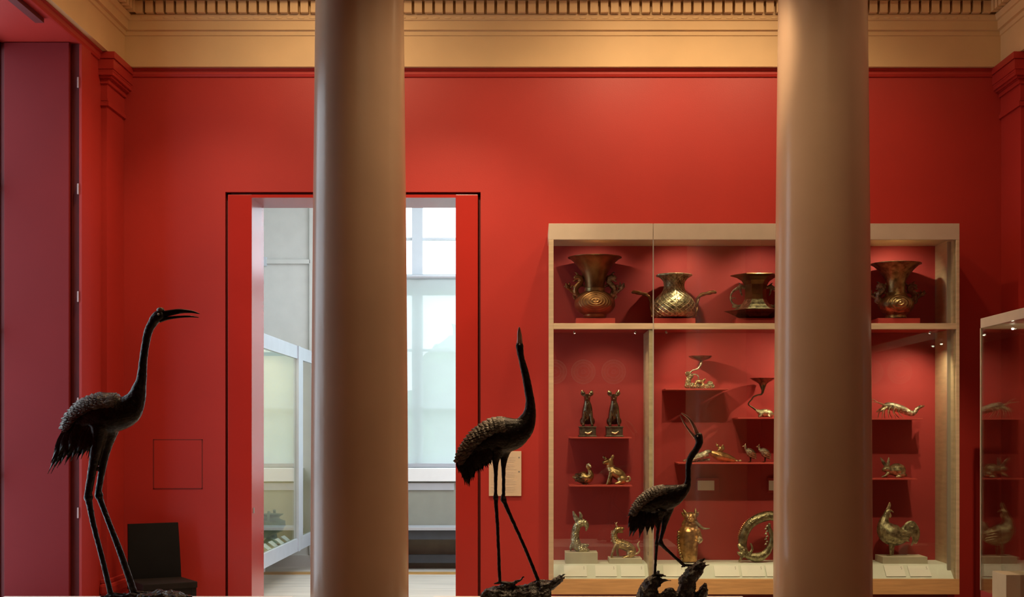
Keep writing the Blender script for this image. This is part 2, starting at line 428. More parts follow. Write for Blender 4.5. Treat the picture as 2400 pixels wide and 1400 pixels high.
# frieze, rail and cornice -------------------------------------------------
ZR0, ZF0, ZF1 = 4.105, 4.165, 4.386
FO = 0.07       # frieze projection
def sweep_profile(prof):
    """prof (offset from wall, z) run along left, back and right wall with mitred corners; returns MB"""
    m = MB(); v = []; f = []
    n = len(prof)
    def ring(pt):
        return pt
    stations = []
    for o, z in prof:
        stations.append([(XL + o, 7.62, z), (XL + o, D - o, z), (XR - o, D - o, z), (XR - o, 7.62, z)])
    for s_ in stations: v += s_
    for i in range(n - 1):
        for k in range(3):
            a = i * 4 + k; f.append((a, a + 1, a + 5, a + 4))
    return m.add(v, f)
t1 = struct(sweep_profile([(0.0, ZF0), (FO, ZF0), (FO, ZF1), (0, ZF1)]).build('trim_1', M['cream'], None, smooth=False, loc=(0, D, ZF0)), 'plain cream frieze band above the red walls')
t2 = struct(sweep_profile([(0.0, ZR0), (0.012, ZR0 + 0.002), (0.016, ZR0 + 0.012), (0.020, ZR0 + 0.018), (0.022, ZR0 + 0.045), (0.034, ZR0 + 0.05), (0.036, ZF0 - 0.001), (0, ZF0 - 0.001)]).build('trim_2', M['red'], None, smooth=False, loc=(0, D, ZR0)), 'thin red moulding under the cream frieze')
def zc(y, o): return Z(y, D - o)
C1 = [(FO, ZF1), (0.080, ZF1 + 0.004), (0.082, 4.418), (0.085, 4.421), (0.103, 4.424), (0.105, 4.484), (0.108, 4.487), (0.118, 4.490), (0.124, 4.505), (0.132, 4.522), (0.132, 4.527), (0.118, 4.529), (0.118, 4.616), (0.30, 4.622), (0.30, 4.72), (0.34, 4.74), (0.38, 4.82), (0.40, 4.90), (0.40, ZC), (FO, ZC)]
t3 = struct(sweep_profile(C1).build('trim_3', M['cream'], None, smooth=False, loc=(0, D, ZF1)), 'cream dentil cornice under the ceiling')
# dentils
dm = bpy.data.meshes.new('dentil')
bmd = MB().box(-0.0275, 0.0275, -0.05, 0.03, 0, 0.084)
bmx = bmesh.new(); mm = bpy.data.meshes.new('t'); mm.from_pydata(bmd.v, [], bmd.f); bmx.from_mesh(mm)
bmesh.ops.recalc_face_normals(bmx, faces=bmx.faces); bmx.to_mesh(dm); bmx.free(); dm.materials.append(M['cream'])
pitch = 0.0745
def dentil(x, y, rz):
    o = bpy.data.objects.new('dentil', dm); col.objects.link(o); o.parent = t3
    o.location = Vector((x, y, 4.530)) - wloc(t3); o.rotation_euler = (0, 0, rz)
x = XL + 0.20
while x < XR - 0.2:
    dentil(x, D - 0.125, 0); x += pitch
for k in range(9):
    y = D - 0.20 - k * pitch
    dentil(XL + 0.125, y, PI / 2); dentil(XR - 0.125, y, -PI / 2)
# egg-like tongues under the dentils
tm = bpy.data.meshes.new('moulding_tongue')
mt = MB().ell((0, 0, 0), (0.031, 0.005, 0.012), 8, 6)
tm.from_pydata(mt.v, [], mt.f); tm.materials.append(M['cream'])
for p_ in tm.polygons: p_.use_smooth = True
x = XL + 0.20 + 0.02
while x < XR - 0.2:
    o = bpy.data.objects.new('moulding_tongue', tm); col.objects.link(o); o.parent = t3
    o.location = Vector((x, D - 0.122, 4.508)) - wloc(t3); x += 0.0815

# pilasters on the side walls ------------------------------------------------
def pilaster(idx, sgn, xw, label):
    t = thing('trim_%d' % idx, (xw, 9.8, 0), label, None); t['kind'] = 'structure'
    y0 = 9.60
    def pl(name, proj, z0, z1, yo=0.0, bev=0.0):
        a, b = (xw, xw + sgn * proj) if sgn > 0 else (xw + sgn * proj, xw)
        box(name, a, b, y0 - yo, D, z0, z1, M['red'], t, bevel=bev)
    pl('shaft', 0.042, 0.0, 3.80)
    pl('necking', 0.058, 3.80, 3.83, 0.016); pl('necking', 0.050, 3.835, 3.85, 0.008)
    pl('capital_neck', 0.046, 3.85, 3.955, 0.004)
    prof = [(0.052, 3.955), (0.060, 3.965), (0.060, 3.985), (0.068, 3.99), (0.085, 4.005), (0.100, 4.03), (0.102, 4.045)]
    for i in range(len(prof) - 1):
        if prof[i + 1][1] - prof[i][1] > 0.004:
            pl('capital_moulding', prof[i + 1][0], prof[i][1], prof[i + 1][1], prof[i + 1][0] - 0.042)
    pl('abacus', 0.108, 4.045, 4.115, 0.066); pl('abacus', 0.118, 4.117, 4.163, 0.076)
    pl('base_moulding', 0.062, 0.44, 0.47, 0.02, 0.006); pl('base_moulding', 0.085, 0.36, 0.44, 0.043, 0.02)
    pl('base_moulding', 0.070, 0.26, 0.36, 0.028); pl('base_moulding', 0.10, 0.0, 0.26, 0.058, 0.02)
pilaster(4, 1, XL, 'red corner pilaster beside the window bay')
pilaster(5, -1, XR, 'red corner pilaster on the right wall')

# beam carried by the columns
m = MB().box(XL, XR, 7.16, 7.62, ZF0, ZC)
struct(m.build('trim_6', M['cream'], None, smooth=False, loc=(0, 7.4, ZF0)), 'cream beam carried by the two columns')

# columns ------------------------------------------------------------------
YC = 7.40
def column(cxpx, label):
    x = X(cxpx, YC)
    t = thing('column', (x, YC, 0), label, 'column', 'smooth plaster columns')
    R = lambda d_px: d_px / 2 * YC / F
    prof = []
    for i in range(25):
        z = 0.30 + (3.88 - 0.30) * i / 24
        u = (z - 0.3) / 3.58
        prof.append((R(229 - 24 * (u ** 1.6)), z))
    MB().lathe((x, YC, 0), prof, 96).build('shaft', M['column'], t)
    r0 = R(229)
    MB().lathe((x, YC, 0), [(r0 * 1.25, 0.1), (r0 * 1.33, 0.13), (r0 * 1.33, 0.17), (r0 * 1.25, 0.2), (r0 * 1.1, 0.21), (r0 * 1.1, 0.24), (r0 * 1.18, 0.26), (r0 * 1.15, 0.29), (r0, 0.30)], 64).build('base', M['column'], t)
    box('plinth', x - r0 * 1.38, x + r0 * 1.38, YC - r0 * 1.38, YC + r0 * 1.38, 0, 0.1, M['column'], t)
    r1 = R(205)
    MB().lathe((x, YC, 0), [(r1, 3.88), (r1 * 1.1, 3.9), (r1 * 1.1, 3.93), (r1 * 1.02, 3.94), (r1 * 1.02, 4.0), (r1 * 1.2, 4.05), (r1 * 1.28, 4.08)], 64).build('capital', M['column'], t)
    box('abacus', x - r1 * 1.3, x + r1 * 1.3, YC - r1 * 1.3, YC + r1 * 1.3, 4.08, ZF0, M['column'], t)
column(843, 'tall smooth column in front of the doorway')
column(1928, 'tall smooth column in front of the wide display case')

# white plinths ----------------------------------------------------------------
ZP = 1.5 - 383 * 7.8 / F
def plinth(x0, x1, label):
    t = thing('display_plinth', ((x0 + x1) / 2, 7.4, 0), label, 'plinth', 'white plinths between the columns')
    box('body', x0, x1, 7.0, 7.8, 0.06, ZP - 0.03, M['white'], t)
    box('top', x0 - 0.005, x1 + 0.005, 6.995, 7.8, ZP - 0.03, ZP, M['white'], t, bevel=0.003)
    box('toe_kick', x0 + 0.03, x1 - 0.03, 7.04, 7.76, 0, 0.06, M['ink'], t)
plinth(XL + 0.02, X(684, 7.8), 'white plinth under the open-beaked crane on the left')
plinth(X(1018, 7.8), X(1738, 7.8), 'white plinth shared by the two right-hand cranes')
# ------------------------------------------------------------------ cranes
class PX:
    """picture-plane helper at depth Y: p(px,py,d) with d pixels away from the viewer"""
    def __init__(s, Y): s.Y = Y; s.k = Y / F
    def p(s, x, y, d=0.0): return Vector(((x - CX) * s.k, s.Y + d * s.k, EYE - (y - CY) * s.k))
    def t(s, pts, d=0.0):
        out = []
        for q in pts:
            v = s.p(q[0], q[1], d + (q[3] if len(q) > 3 else 0)); out.append((v.x, v.y, v.z, q[2] * s.k))
        return out

def crane(spec, label):
    P = PX(spec['Y']); k = P.k
    bx, by = spec['foot']
    o = P.p(bx, by); o.z = ZP
    root = thing('crane_statue', o, label, 'statue', 'bronze cranes on the plinths')
    # body: one continuous skin with neck, head and legs
    m = MB()
    path = spec['body']; nb = spec['nbody']
    pts = []
    for i, q in enumerate(path):
        v = P.p(q[0], q[1], q[3] if len(q) > 3 else 0); kb = 0.72 if i < nb else (0.85 if i == nb else 1.0)
        pts.append((v.x, v.y, v.z, q[2] * k, kb))
    m.tube(pts, n=20, k=6)
    for i, leg in enumerate(spec['legs']):
        dd = (-9, 9)[i]
        m.tube([(a, b, c, r) for a, b, c, r in P.t(leg, dd)], n=10, k=4)
        kx, ky, kr = leg[spec['knee']][:3]
        m.ell(P.p(kx, ky, dd), (kr * 1.35 * k,) * 3, 10, 8)
    hx, hy, hr = spec['head']
    m.ell(P.p(hx, hy), (hr * k * 1.15, hr * k * 0.9, hr * k), 12, 8)
    m.fuse(spec.get('voxel', 0.0065), 3, bump=(0.0016, 70))
    bodyo = m.build('body', M['crane'], root)
    # crown and eyes
    cx_, cy_, cr = spec['crown']
    MB().ell(P.p(cx_, cy_), (cr * 1.2 * k, cr * k, cr * k * 0.8), 10, 6).noise(0.002, 120).build('crown', M['cranelight'], bodyo)
    for s in (-1, 1):
        ex, ey = spec['eye']
        MB().ell(P.p(ex, ey, s * hr * 0.85), (hr * 0.22 * k,) * 3, 8, 6).build('eye', M['beak'], bodyo)
    for nm in ('upper', 'lower'):
        MB().tube(P.t(spec[nm]), n=8, k=5, kb=0.8).build('beak_' + nm, M[spec.get('beakmat', 'beak')], root)
    # coverts: overlapping feathers on the back and both flanks
    C = catmull(pts, 6)
    def surf(u, an):
        i = min(int(u), len(C) - 2); t = u - i
        c = Vector(C[i][:3]).lerp(Vector(C[i + 1][:3]), t); r = C[i][3] * (1 - t) + C[i + 1][3] * t; kb = C[i][4]
        T = (Vector(C[i + 1][:3]) - Vector(C[i][:3])).normalized(); B = Vector((0, 1, 0)); N = T.cross(B)
        nn = (N * math.cos(an) + B * math.sin(an) * kb).normalized()
        return c + N * (r * math.cos(an)) + B * (r * kb * math.sin(an)), nn, -T
    u0, u1 = spec['wing_u']; rows = spec['rows']
    for side in (-1, 1):
        m = MB()
        for a in range(rows):
            u = u1 + (u0 - u1) * a / (rows - 1)
            na = 9 if a < rows * 0.5 else 10
            for b in range(na):
                an = side * (0.04 + (spec['wing_a']) * (b + 0.5 * (a % 2)) / na)
                p, nn, back = surf(u, an)
                fl = spec['flen'] * k * (0.55 + 0.55 * a / rows) * random.uniform(0.9, 1.15)
                down = Vector((0, 0, -1)) - nn * nn.dot(Vector((0, 0, -1)))
                dirv = (back + down * (0.10 + 0.25 * abs(an) / 1.5)).normalized()
                m.feather(p + nn * (-0.004 if a < 2 else 0.001) - dirv * fl * 0.15, p + nn * (0.001 + 0.0045 * min(1, a / 6) + 0.004 * random.random() * min(1, a / 4)) + dirv * fl, fl * 0.30, nn, 0.05, 0.0012, rows=4, pointed=False)
        m.build('wing_coverts', M['cranelight'], root)
    # long drooping tertials, each its own feather
    for i, (ax, ay, tx, ty, w, dd) in enumerate(spec['plumes']):
        for s in (-1, 1):
            d0 = dd * s; ax += s * 2; tx += s * 3
            a = P.p(ax, ay, d0); b = P.p(tx, ty, d0 * 0.8 + s * random.uniform(-1, 2))
            nn = Vector((-(b - a).z * 0.15 , s * 1.0, 0.1))
            MB().feather(a, b, w * k, nn, -0.10, 0.0016, rows=8).build('plume_feather', M['crane'], root)
    # feet with toes
    for i, leg in enumerate(spec['legs']):
        fx, fy = leg[-1][:2]; dd = (-9, 9)[i]
        fm = MB()
        for (tx, ty, td) in spec['toes']:
            fm.tube(P.t([(fx, fy - 3, 3.4, dd), (fx + tx * 0.5, fy + ty * 0.5 - 1.5, 2.6, dd + td * 0.5), (fx + tx, fy + ty, 1.2, dd + td)]), n=6, k=3)
        fm.build('foot', M['crane'], bodyo)
    # base
    bm_ = MB()
    for tb in spec['base']:
        bm_.tube(P.t(tb), n=12, k=3, kb=spec.get('basek', 1.1))
    for (ex, ey, ed, ra, rb_, rc) in spec.get('lumps', []):
        bm_.ell(P.p(ex, ey, ed), (ra * k, rb_ * k, rc * k), 14, 8)
    bm_.fuse(0.0075, 1)
    bm_.noise(0.012, 22, 1).noise(0.007, 60, 2).noise(0.003, 140, 3)
    zmin = min(v.z for v in bm_.v)
    for v in bm_.v:
        if v.z < ZP: v.z = ZP
    bm_.build('base', M['stump'], root)
    return root

crane(dict(Y=7.4, foot=(300, 1397), nbody=5, head=(371, 741, 13), crown=(376, 727, 8), eye=(374, 738), beakmat='crane',
    body=[(163, 1012, 9), (190, 988, 30), (228, 972, 44), (266, 968, 46), (298, 960, 38), (318, 936, 24), (327, 908, 16), (332, 886, 12), (337, 834, 9.5), (346, 783, 10), (356, 760, 11), (368, 744, 13), (384, 738, 9)],
    upper=[(380, 737, 8), (402, 733, 7), (420, 730, 6), (436, 730, 4.2), (452, 731.5, 3), (468, 736, 0.8)],
    lower=[(374, 751, 6), (395, 746, 4), (420, 743.2, 2.8), (445, 742.2, 2.2), (466, 744.5, 0.8)],
    legs=[[(236, 1000, 24), (229, 1050, 15), (221, 1092, 11), (211, 1150, 9.5), (210, 1166, 8.5), (222, 1230, 7), (240, 1300, 6.8), (263, 1394, 7)],
          [(258, 1005, 20), (247, 1050, 12), (238, 1095, 9), (229, 1145, 8), (229, 1162, 8), (248, 1215, 7), (277, 1290, 8), (312, 1392, 8.5)]],
    knee=4, wing_u=(3, 22), rows=19, wing_a=1.25, flen=24,
    plumes=[(178, 985, 117, 1111, 9, 6), (184, 990, 131, 1098, 9, 10), (192, 992, 147, 1091, 9, 14), (200, 995, 160, 1083, 9, 17), (208, 998, 174, 1081, 9, 19), (216, 1000, 186, 1072, 9, 21), (224, 1000, 199, 1077, 9, 23), (230, 1004, 212, 1068, 8, 24), (175, 985, 124, 1085, 11, 8), (185, 990, 142, 1070, 12, 13), (197, 990, 166, 1062, 12, 18)],
    toes=[(26, 1, -14), (32, -1, 2), (24, 2, 14), (-12, 1, 4)],
    base=[[(235, 1404, 6), (290, 1400, 9), (350, 1400, 10), (400, 1396, 11), (452, 1404, 6)], [(330, 1400, 8, -30), (390, 1398, 10, -26), (440, 1402, 7, -20)], [(330, 1400, 8, 30), (390, 1396, 11, 26), (430, 1402, 7, 20)]],
    ), 'largest bronze crane, beak open, standing left in front of the red window bay')

crane(dict(Y=7.4, foot=(1220, 1397), nbody=5, head=(1218, 812, 9), crown=(1218, 803, 6), eye=(1218, 808), beakmat='beak',
    body=[(1086, 1084, 9), (1104, 1064, 23), (1130, 1042, 35), (1164, 1023, 42), (1200, 1016, 40), (1227, 1000, 27), (1240, 975, 17), (1243, 952, 12.5), (1241, 929, 10.5), (1232, 881, 9.5), (1222, 840, 7.8), (1218, 815, 9), (1218, 801, 7)],
    upper=[(1218, 806, 7, -2), (1217.5, 794, 5.5, -5), (1217, 780, 4.6, -9), (1217, 768, 1.5, -12)],
    lower=[(1219, 806, 6, 3), (1219, 794, 5, 6), (1218.5, 782, 4, 9), (1218, 775, 1.5, 11)],
    legs=[[(1166, 1050, 17), (1162, 1080, 9), (1162, 1105, 5.5), (1162, 1150, 4.6), (1162, 1166, 5.5), (1166, 1230, 4.6), (1169, 1300, 4.4), (1172, 1368, 4.8)],
          [(1186, 1045, 18), (1181, 1075, 9.5), (1180, 1105, 5.5), (1180, 1155, 4.6), (1180, 1172, 6), (1203, 1225, 4.8), (1232, 1290, 4.6), (1263, 1366, 5)]],
    knee=4, wing_u=(3, 23), rows=19, wing_a=1.35, flen=21,
    plumes=[(1090, 1075, 1101, 1142, 9, 4), (1092, 1070, 1093, 1138, 9, 8), (1100, 1068, 1112, 1122, 9, 12), (1108, 1066, 1108, 1128, 9, 14), (1116, 1062, 1122, 1110, 9, 17), (1122, 1058, 1132, 1106, 9, 19), (1130, 1056, 1143, 1098, 9, 21), (1138, 1054, 1151, 1092, 8, 23), (1146, 1052, 1156, 1084, 8, 24), (1084, 1068, 1078, 1110, 10, 5), (1092, 1062, 1086, 1122, 11, 9)],
    toes=[(22, -2, -10), (28, -3, 2), (20, 0, 12), (-14, 0, 2)],
    base=[[(1130, 1402, 8), (1150, 1392, 14), (1180, 1384, 14), (1215, 1388, 15), (1262, 1384, 20), (1296, 1368, 11), (1318, 1352, 5), (1327, 1342, 1.5)],
          [(1160, 1384, 10, -10), (1195, 1372, 7, -12), (1216, 1360, 3.5, -14), (1230, 1350, 1.2, -15)], [(1150, 1398, 14, 20), (1210, 1394, 16, 22), (1280, 1390, 14, 16)], [(1150, 1398, 14, -22), (1220, 1396, 14, -24), (1290, 1392, 10, -16)],
          [(1300, 1366, 7, 6), (1322, 1358, 3, 10), (1326, 1354, 1, 11)]],
    ), 'bronze crane stretching its beak straight up, standing beside the doorway')

crane(dict(Y=7.4, foot=(1590, 1397), nbody=5, head=(1637, 1025, 9.5), crown=(1640, 1019, 5), eye=(1634, 1023), voxel=0.005, beakmat='beak',
    body=[(1492, 1206, 7), (1505, 1193, 17), (1525, 1181, 26), (1549, 1170, 31), (1576, 1162, 27), (1597, 1151, 18), (1609, 1140, 10), (1613, 1124, 6.8), (1613, 1104, 6.5), (1614, 1088, 7), (1620, 1071, 7.8), (1633, 1052, 7.6), (1639, 1036, 9), (1636, 1024, 9), (1631, 1018, 6)],
    upper=[(1636, 1020, 5.5), (1628, 1003, 4.2), (1618, 985, 3), (1607, 975, 2.4), (1597, 969, 0.9)],
    lower=[(1630, 1026, 4.5), (1620, 1015, 3), (1610, 1002, 2.2), (1601, 988, 1.8), (1594, 974, 0.7)],
    legs=[[(1548, 1196, 14), (1545, 1216, 7.5), (1542, 1236, 5), (1539, 1262, 4), (1538, 1274, 4.4), (1537, 1300, 3.6), (1535, 1325, 3.6), (1534, 1350, 4)],
          [(1566, 1190, 16), (1560, 1220, 9), (1555, 1244, 5.8), (1550, 1264, 4.8), (1549, 1274, 5.6), (1568, 1294, 4), (1588, 1312, 4), (1608, 1329, 4.6)]],
    knee=4, wing_u=(3, 23), rows=18, wing_a=1.2, flen=16,
    plumes=[(1500, 1190, 1471, 1211, 5, 4), (1497, 1195, 1476, 1259, 8, 5), (1505, 1198, 1484, 1258, 8, 9), (1512, 1200, 1500, 1262, 8, 12), (1522, 1200, 1518, 1255, 7, 14), (1530, 1202, 1530, 1250, 6, 16), (1538, 1202, 1541, 1243, 6, 17), (1496, 1190, 1473, 1238, 8, 4), (1505, 1195, 1490, 1245, 8, 8), (1507, 1180, 1480, 1200, 6, 3)],
    toes=[(20, -4, -6), (26, 0, 2), (18, 3, 9), (-10, 2, 2)], basek=1.3,
    base=[[(1520, 1406, 30), (1520, 1388, 24), (1528, 1368, 17), (1540, 1352, 10), (1548, 1339, 2)], [(1535, 1370, 11), (1554, 1361, 5, -4), (1576, 1358, 1.5, -6)], [(1512, 1390, 16, -6), (1516, 1368, 8, -8), (1526, 1352, 2, -8)],
          [(1606, 1406, 28), (1608, 1384, 20), (1612, 1362, 19), (1625, 1344, 18), (1640, 1332, 13), (1654, 1324, 3)], [(1615, 1336, 9), (1640, 1330, 6, -5), (1664, 1325, 1.5, -8)], [(1630, 1330, 7, 5), (1648, 1318, 4, 8), (1656, 1311, 1, 10)], [(1622, 1335, 7, -8), (1640, 1322, 4, -12), (1650, 1316, 1, -13)],
          [(1640, 1406, 17, 4), (1648, 1386, 10, 4), (1654, 1368, 2, 4)], [(1525, 1406, 12), (1560, 1400, 11), (1590, 1402, 12)], [(1545, 1402, 8), (1568, 1388, 9), (1580, 1398, 8)]],
    ), 'small bronze crane with raised open beak in front of the display case')

# ------------------------------------------------------------------ chair
def chair():
    t = thing('side_chair', (-2.565, 9.55, 0), 'black chair standing against the red wall left of the doorway', 'chair')
    f = Vector((0.52, -0.854, 0)); r = Vector((0.854, 0.52, 0)); up = Vector((0, 0, 1)); c = Vector((-2.565, 9.55, 0))
    h = 0.186
    MB().obox(c + up * 0.445, r * (h + 0.005), f * (h + 0.005), up * 0.022).build('seat', M['chairwood'], t, smooth=False, bevel=0.006)
    m = MB(); n = 8
    for i in range(n + 1):
        z = 0.40 + 0.455 * i / n; back = 0.01 + 0.045 * (i / n) ** 1.5; ww = h + 0.005 - 0.012 * (i / n)
        for (s, b) in ((-1, 0), (1, 0), (1, 0.018), (-1, 0.018)):
            m.v.append(c - f * (h - 0.02 + back + b) + r * (s * ww) + up * z)
    for i in range(n):
        for j in range(4):
            a = i * 4 + j; b = i * 4 + (j + 1) % 4; m.f.append((a, b, b + 4, a + 4))
    m.f += [(3, 2, 1, 0), tuple(n * 4 + j for j in range(4))]
    m.build('backrest', M['black'], t)
    for s in (-1, 1):
        for g_ in (-1, 1):
            p = c + r * (s * (h - 0.018)) + f * (g_ * (h - 0.018))
            MB().obox(p + up * 0.2125, r * 0.017, f * 0.017, up * 0.2125).build('leg', M['chairwood'], t, smooth=False, bevel=0.003)
    for s in (-1, 1):
        MB().obox(c + r * (s * (h - 0.014)) + up * 0.40, r * 0.01, f * (h - 0.03), up * 0.024).build('apron', M['chairwood'], t, smooth=False)
        MB().obox(c + f * (s * (h - 0.014)) + up * 0.40, f * 0.01, r * (h - 0.03), up * 0.024).build('apron', M['chairwood'], t, smooth=False)
chair()

# ------------------------------------------------------------------ info panel beside the door
p0 = px(1146, 1058, D); p1 = px(1222, 1163, D)
ip = thing('information_panel', ((p0.x + p1.x) / 2, D - 0.006, p1.z), 'cream printed information panel on the red wall behind the beak-up crane', 'panel')
box('board', p0.x, p1.x, D - 0.014, D - 0.001, p1.z, p0.z, mat('cream_board', (0.62, 0.47, 0.31), 0.6, var=0.02), ip, bevel=0.002)
for colx, w in ((0.015, 0.055), (0.11, 0.09)):
    z = p0.z - 0.045; kk = 0
    while z > p1.z + 0.03:
        if kk % 5 != 4:
            box('text_line', p0.x + colx, p0.x + colx + w * random.uniform(0.75, 1), D - 0.0152, D - 0.0138, z, z + 0.004, M['cardline'], ip)
        z -= 0.011; kk += 1
for yy in (1073, 1106):
    z = Z(yy, D); box('pictogram', p1.x - 0.022, p1.x - 0.012, D - 0.0152, D - 0.0138, z - 0.005, z + 0.005, M['ink'], ip)
# ------------------------------------------------------------------ wide display case
CF, CB = 9.50, 9.985
cx0, cx1 = X(1286, CF), X(2249, CF)
case = thing('display_case', ((cx0 + cx1) / 2, CF, 0), 'wide pale oak and glass display case full of bronzes against the red wall', 'display case')
zt, zh = Z(524, CF), Z(562, CF)
zm1, zm0 = Z(758, CF), Z(772, CF)
zb1, zb0 = Z(1358, CF), Z(1394, CF)
xj = X(1531, CF); xj2 = X(2004, CF); st = 0.034
G = 0.003
box('header_board', cx0, xj - 0.0015, CF, CF + 0.03, zh, zt, M['header'], case, bevel=0.002)
box('header_board', xj + 0.0015, xj2 - 0.0015, CF, CF + 0.03, zh, zt, M['header'], case, bevel=0.002)
box('header_board', xj2 + 0.0015, cx1, CF, CF + 0.03, zh, zt, M['header'], case, bevel=0.002)
box('roof_board', cx0, cx1, CF + 0.03, CB, zh + 0.02, zt - 0.004, M['header'], case)
box('stile', cx0, cx0 + st, CF, CF + 0.035, zb1, zh, M['oak'], case, bevel=0.002)
box('stile', cx1 - 0.022, cx1, CF, CF + 0.035, zb1, zh, M['oak'], case, bevel=0.002)
box('side_panel', cx0, cx0 + 0.012, CF + 0.035, CB, zb0, zh + 0.02, M['glass'], case)
box('side_panel', cx1 - 0.030, cx1, CF + 0.035, CB, zb0, zh + 0.02, M['oak'], case)
box('side_channel', cx1 - 0.055, cx1 - 0.030, CF + 0.10, CF + 0.115, zb1, zh, M['lampbody'], case)
box('lock', cx1 - 0.034, cx1 - 0.029, CF + 0.14, CF + 0.17, Z(676, 9.6), Z(670, 9.6), M['ink'], case)
box('middle_rail', cx0 + 0.01, cx1 - 0.01, CF + 0.001, CF + 0.03, zm0, zm1, M['oak'], case, bevel=0.003)
box('middle_shelf', cx0 + 0.01, cx1 - 0.03, CF + 0.03, CB, zm0 + 0.008, zm1 - 0.006, M['red_case'], case)
box('base_rail', cx0, cx1, CF - 0.002, CF + 0.03, zb0, zb1, M['oakrail'], case, bevel=0.003)
box('kick_board', cx0 + 0.06, cx1 - 0.06, CF + 0.08, CB, 0, zb0, M['red_dark'], case)
box('back_panel', cx0 + 0.012, cx1 - 0.03, CB - 0.012, CB, zb0, zh + 0.02, M['red_case'], case)
ZD = Z(1323, 9.65)
box('deck', cx0 + 0.012, cx1 - 0.03, 9.65, CB - 0.012, zb0, ZD, M['deck'], case)
# slanted label ledge
m = MB(); v = [(cx0 + 0.012, CF + 0.03, zb1 - 0.004), (cx0 + 0.012, 9.65, ZD), (cx0 + 0.012, 9.65, zb0), (cx0 + 0.012, CF + 0.03, zb0)]
m.add(v + [(cx1 - 0.03, b, c) for _, b, c in v], [(0, 1, 5, 4), (1, 2, 6, 5), (2, 3, 7, 6), (3, 0, 4, 7), (0, 3, 2, 1), (4, 5, 6, 7)])
m.build('label_ledge', M['deck'], case, smooth=False)
for xx in (xj, xj2):
    xa = xx - 0.028
    box('partition', xa, xx, CF + 0.012, CB - 0.012, ZD if False else zb1 + 0.001, zm0, M['oak'], case)
    box('glazing_strip', xx - 0.003, xx + 0.004, CF - 0.001, CF + 0.012, zb1, zh, M['lampbody'], case)
    for zz in (Z(790, CF), Z(1027, CF), Z(1300, CF)):
        box('lock', xx - 0.030, xx - 0.0275, CF + 0.06, CF + 0.075, zz - 0.012, zz + 0.012, M['ink'], case)
for (a, b) in ((cx0 + 0.012, xj - 0.003), (xj + 0.004, xj2 - 0.003), (xj2 + 0.004, cx1 - 0.012)):
    box('glass_pane', a, b, CF + 0.003, CF + 0.011, zm1, zh, M['glass'], case)
    box('glass_pane', a, b, CF + 0.003, CF + 0.011, zb1, zm0, M['glass'], case)
YS = 9.70
def shelf(x0, x1, y, depth=0.29):
    z = Z(y, YS)
    o = box('shelf', X(x0, YS), X(x1, YS), YS, CB - 0.012, z - 0.010, z, M['red_block'], case, bevel=0.001)
    return z
S = {}
S['dogs'] = shelf(1335, 1480, 1025)
S['duck'] = shelf(1335, 1482, 1138)
S['lotus1'] = shelf(1560, 1708, 911)
S['lotus2'] = shelf(1730, 1880, 979)
S['fowl'] = shelf(1590, 1880, 1085)
S['lobster'] = shelf(2030, 2163, 981)
S['rabbit'] = shelf(2030, 2150, 1122)
# case lamps under the middle shelf and their light
def case_lamp(x, y, target, watts, cone=125):
    z = zm0 - 0.012
    t = thing('case_spotlight', (x, y, z), 'tiny spotlight under the middle shelf of the wide case, at x', 'spotlight', 'tiny spotlights under the middle shelf')
    d = (Vector(target) - Vector((x, y, z))).normalized(); a = Vector((x, y, z + 0.004))
    MB().tube([(*(a - d * 0.0), 0.006), (*(a + d * 0.016), 0.008)], n=10, k=1).build('housing', M['lampbody'], t)
    MB().tube([(*(a + d * 0.0162), 0.0055), (*(a + d * 0.0172), 0.0055)], n=10, k=1).build('lens', M['lampglow'], t)
    spot('case_spot', a + d * 0.03, target, watts, cone, 1.0, 0.006, (1.0, 0.74, 0.45))
    return t
LAMPS = [(1345, (1450, 1090), 5, 'far left'), (1490, (1380, 1060), 6, 'beside the oak partition'),
         (1560, (1690, 960), 12, 'over the turtle lotus stand'), (1960, (1740, 1010), 28, 'behind the column'), (2180, (2100, 1060), 22, 'over the lobster')]
for lx, tg, w, ds in LAMPS:
    t = case_lamp(X(lx, 9.58), 9.58, px(tg[0], tg[1], 9.9), w)
    t['label'] = 'tiny spotlight under the middle shelf of the wide case, ' + ds
for i, (lx, w) in enumerate(((1395, 11.0), (1600, 11.0), (1790, 9), (2100, 13))):
    spot('case_spot', (X(lx, 9.56), 9.56, zh - 0.01), (X(lx, 9.9), 9.95, Z(720, 9.9)), w, 110, 0.8, 0.01, (1.0, 0.78, 0.5))

# plinth blocks, cards ----------------------------------------------------------
def block(name, x0, x1, ytop, z0, Y0, Y1, material, label, group):
    o = box(name, X(x0, Y0), X(x1, Y0), Y0, Y1, z0, Z(ytop, Y0), material, bevel=0.002)
    return tag(o, label, 'block', group)
YV = 9.72
ztop = zm1 - 0.006
g1 = 'low red blocks on the upper shelf'
block('red_block', 1350, 1442, 746, ztop, 9.66, 9.86, M['red_block'], 'low red block under the brown trumpet-mouthed vase', g1)
block('red_block', 1534, 1630, 746, ztop, 9.66, 9.86, M['red_block'], 'low red block under the basket-weave vase', g1)
block('red_block', 1726, 1828, 746, ztop, 9.66, 9.86, M['red_block'], 'low red block under the vase with a wide skirt', g1)
block('red_block', 2058, 2157, 746, ztop, 9.66, 9.86, M['red_block'], 'low red block under the gilt vase right of the column', g1)
g2 = 'stone-grey blocks on the case floor'
YB = 9.68
block('stone_block', 1325, 1401, 1296, ZD, YB, 9.88, M['stoneblock'], 'tall stone-grey block under the bronze fish', g2)
block('stone_block', 1428, 1505, 1310, ZD, YB, 9.88, M['stoneblock'], 'low stone-grey block under the horned seated beast', g2)
block('stone_block', 2069, 2174, 1306, ZD, YB, 9.90, M['stoneblock'], 'wide stone-grey block under the bronze rooster', g2)
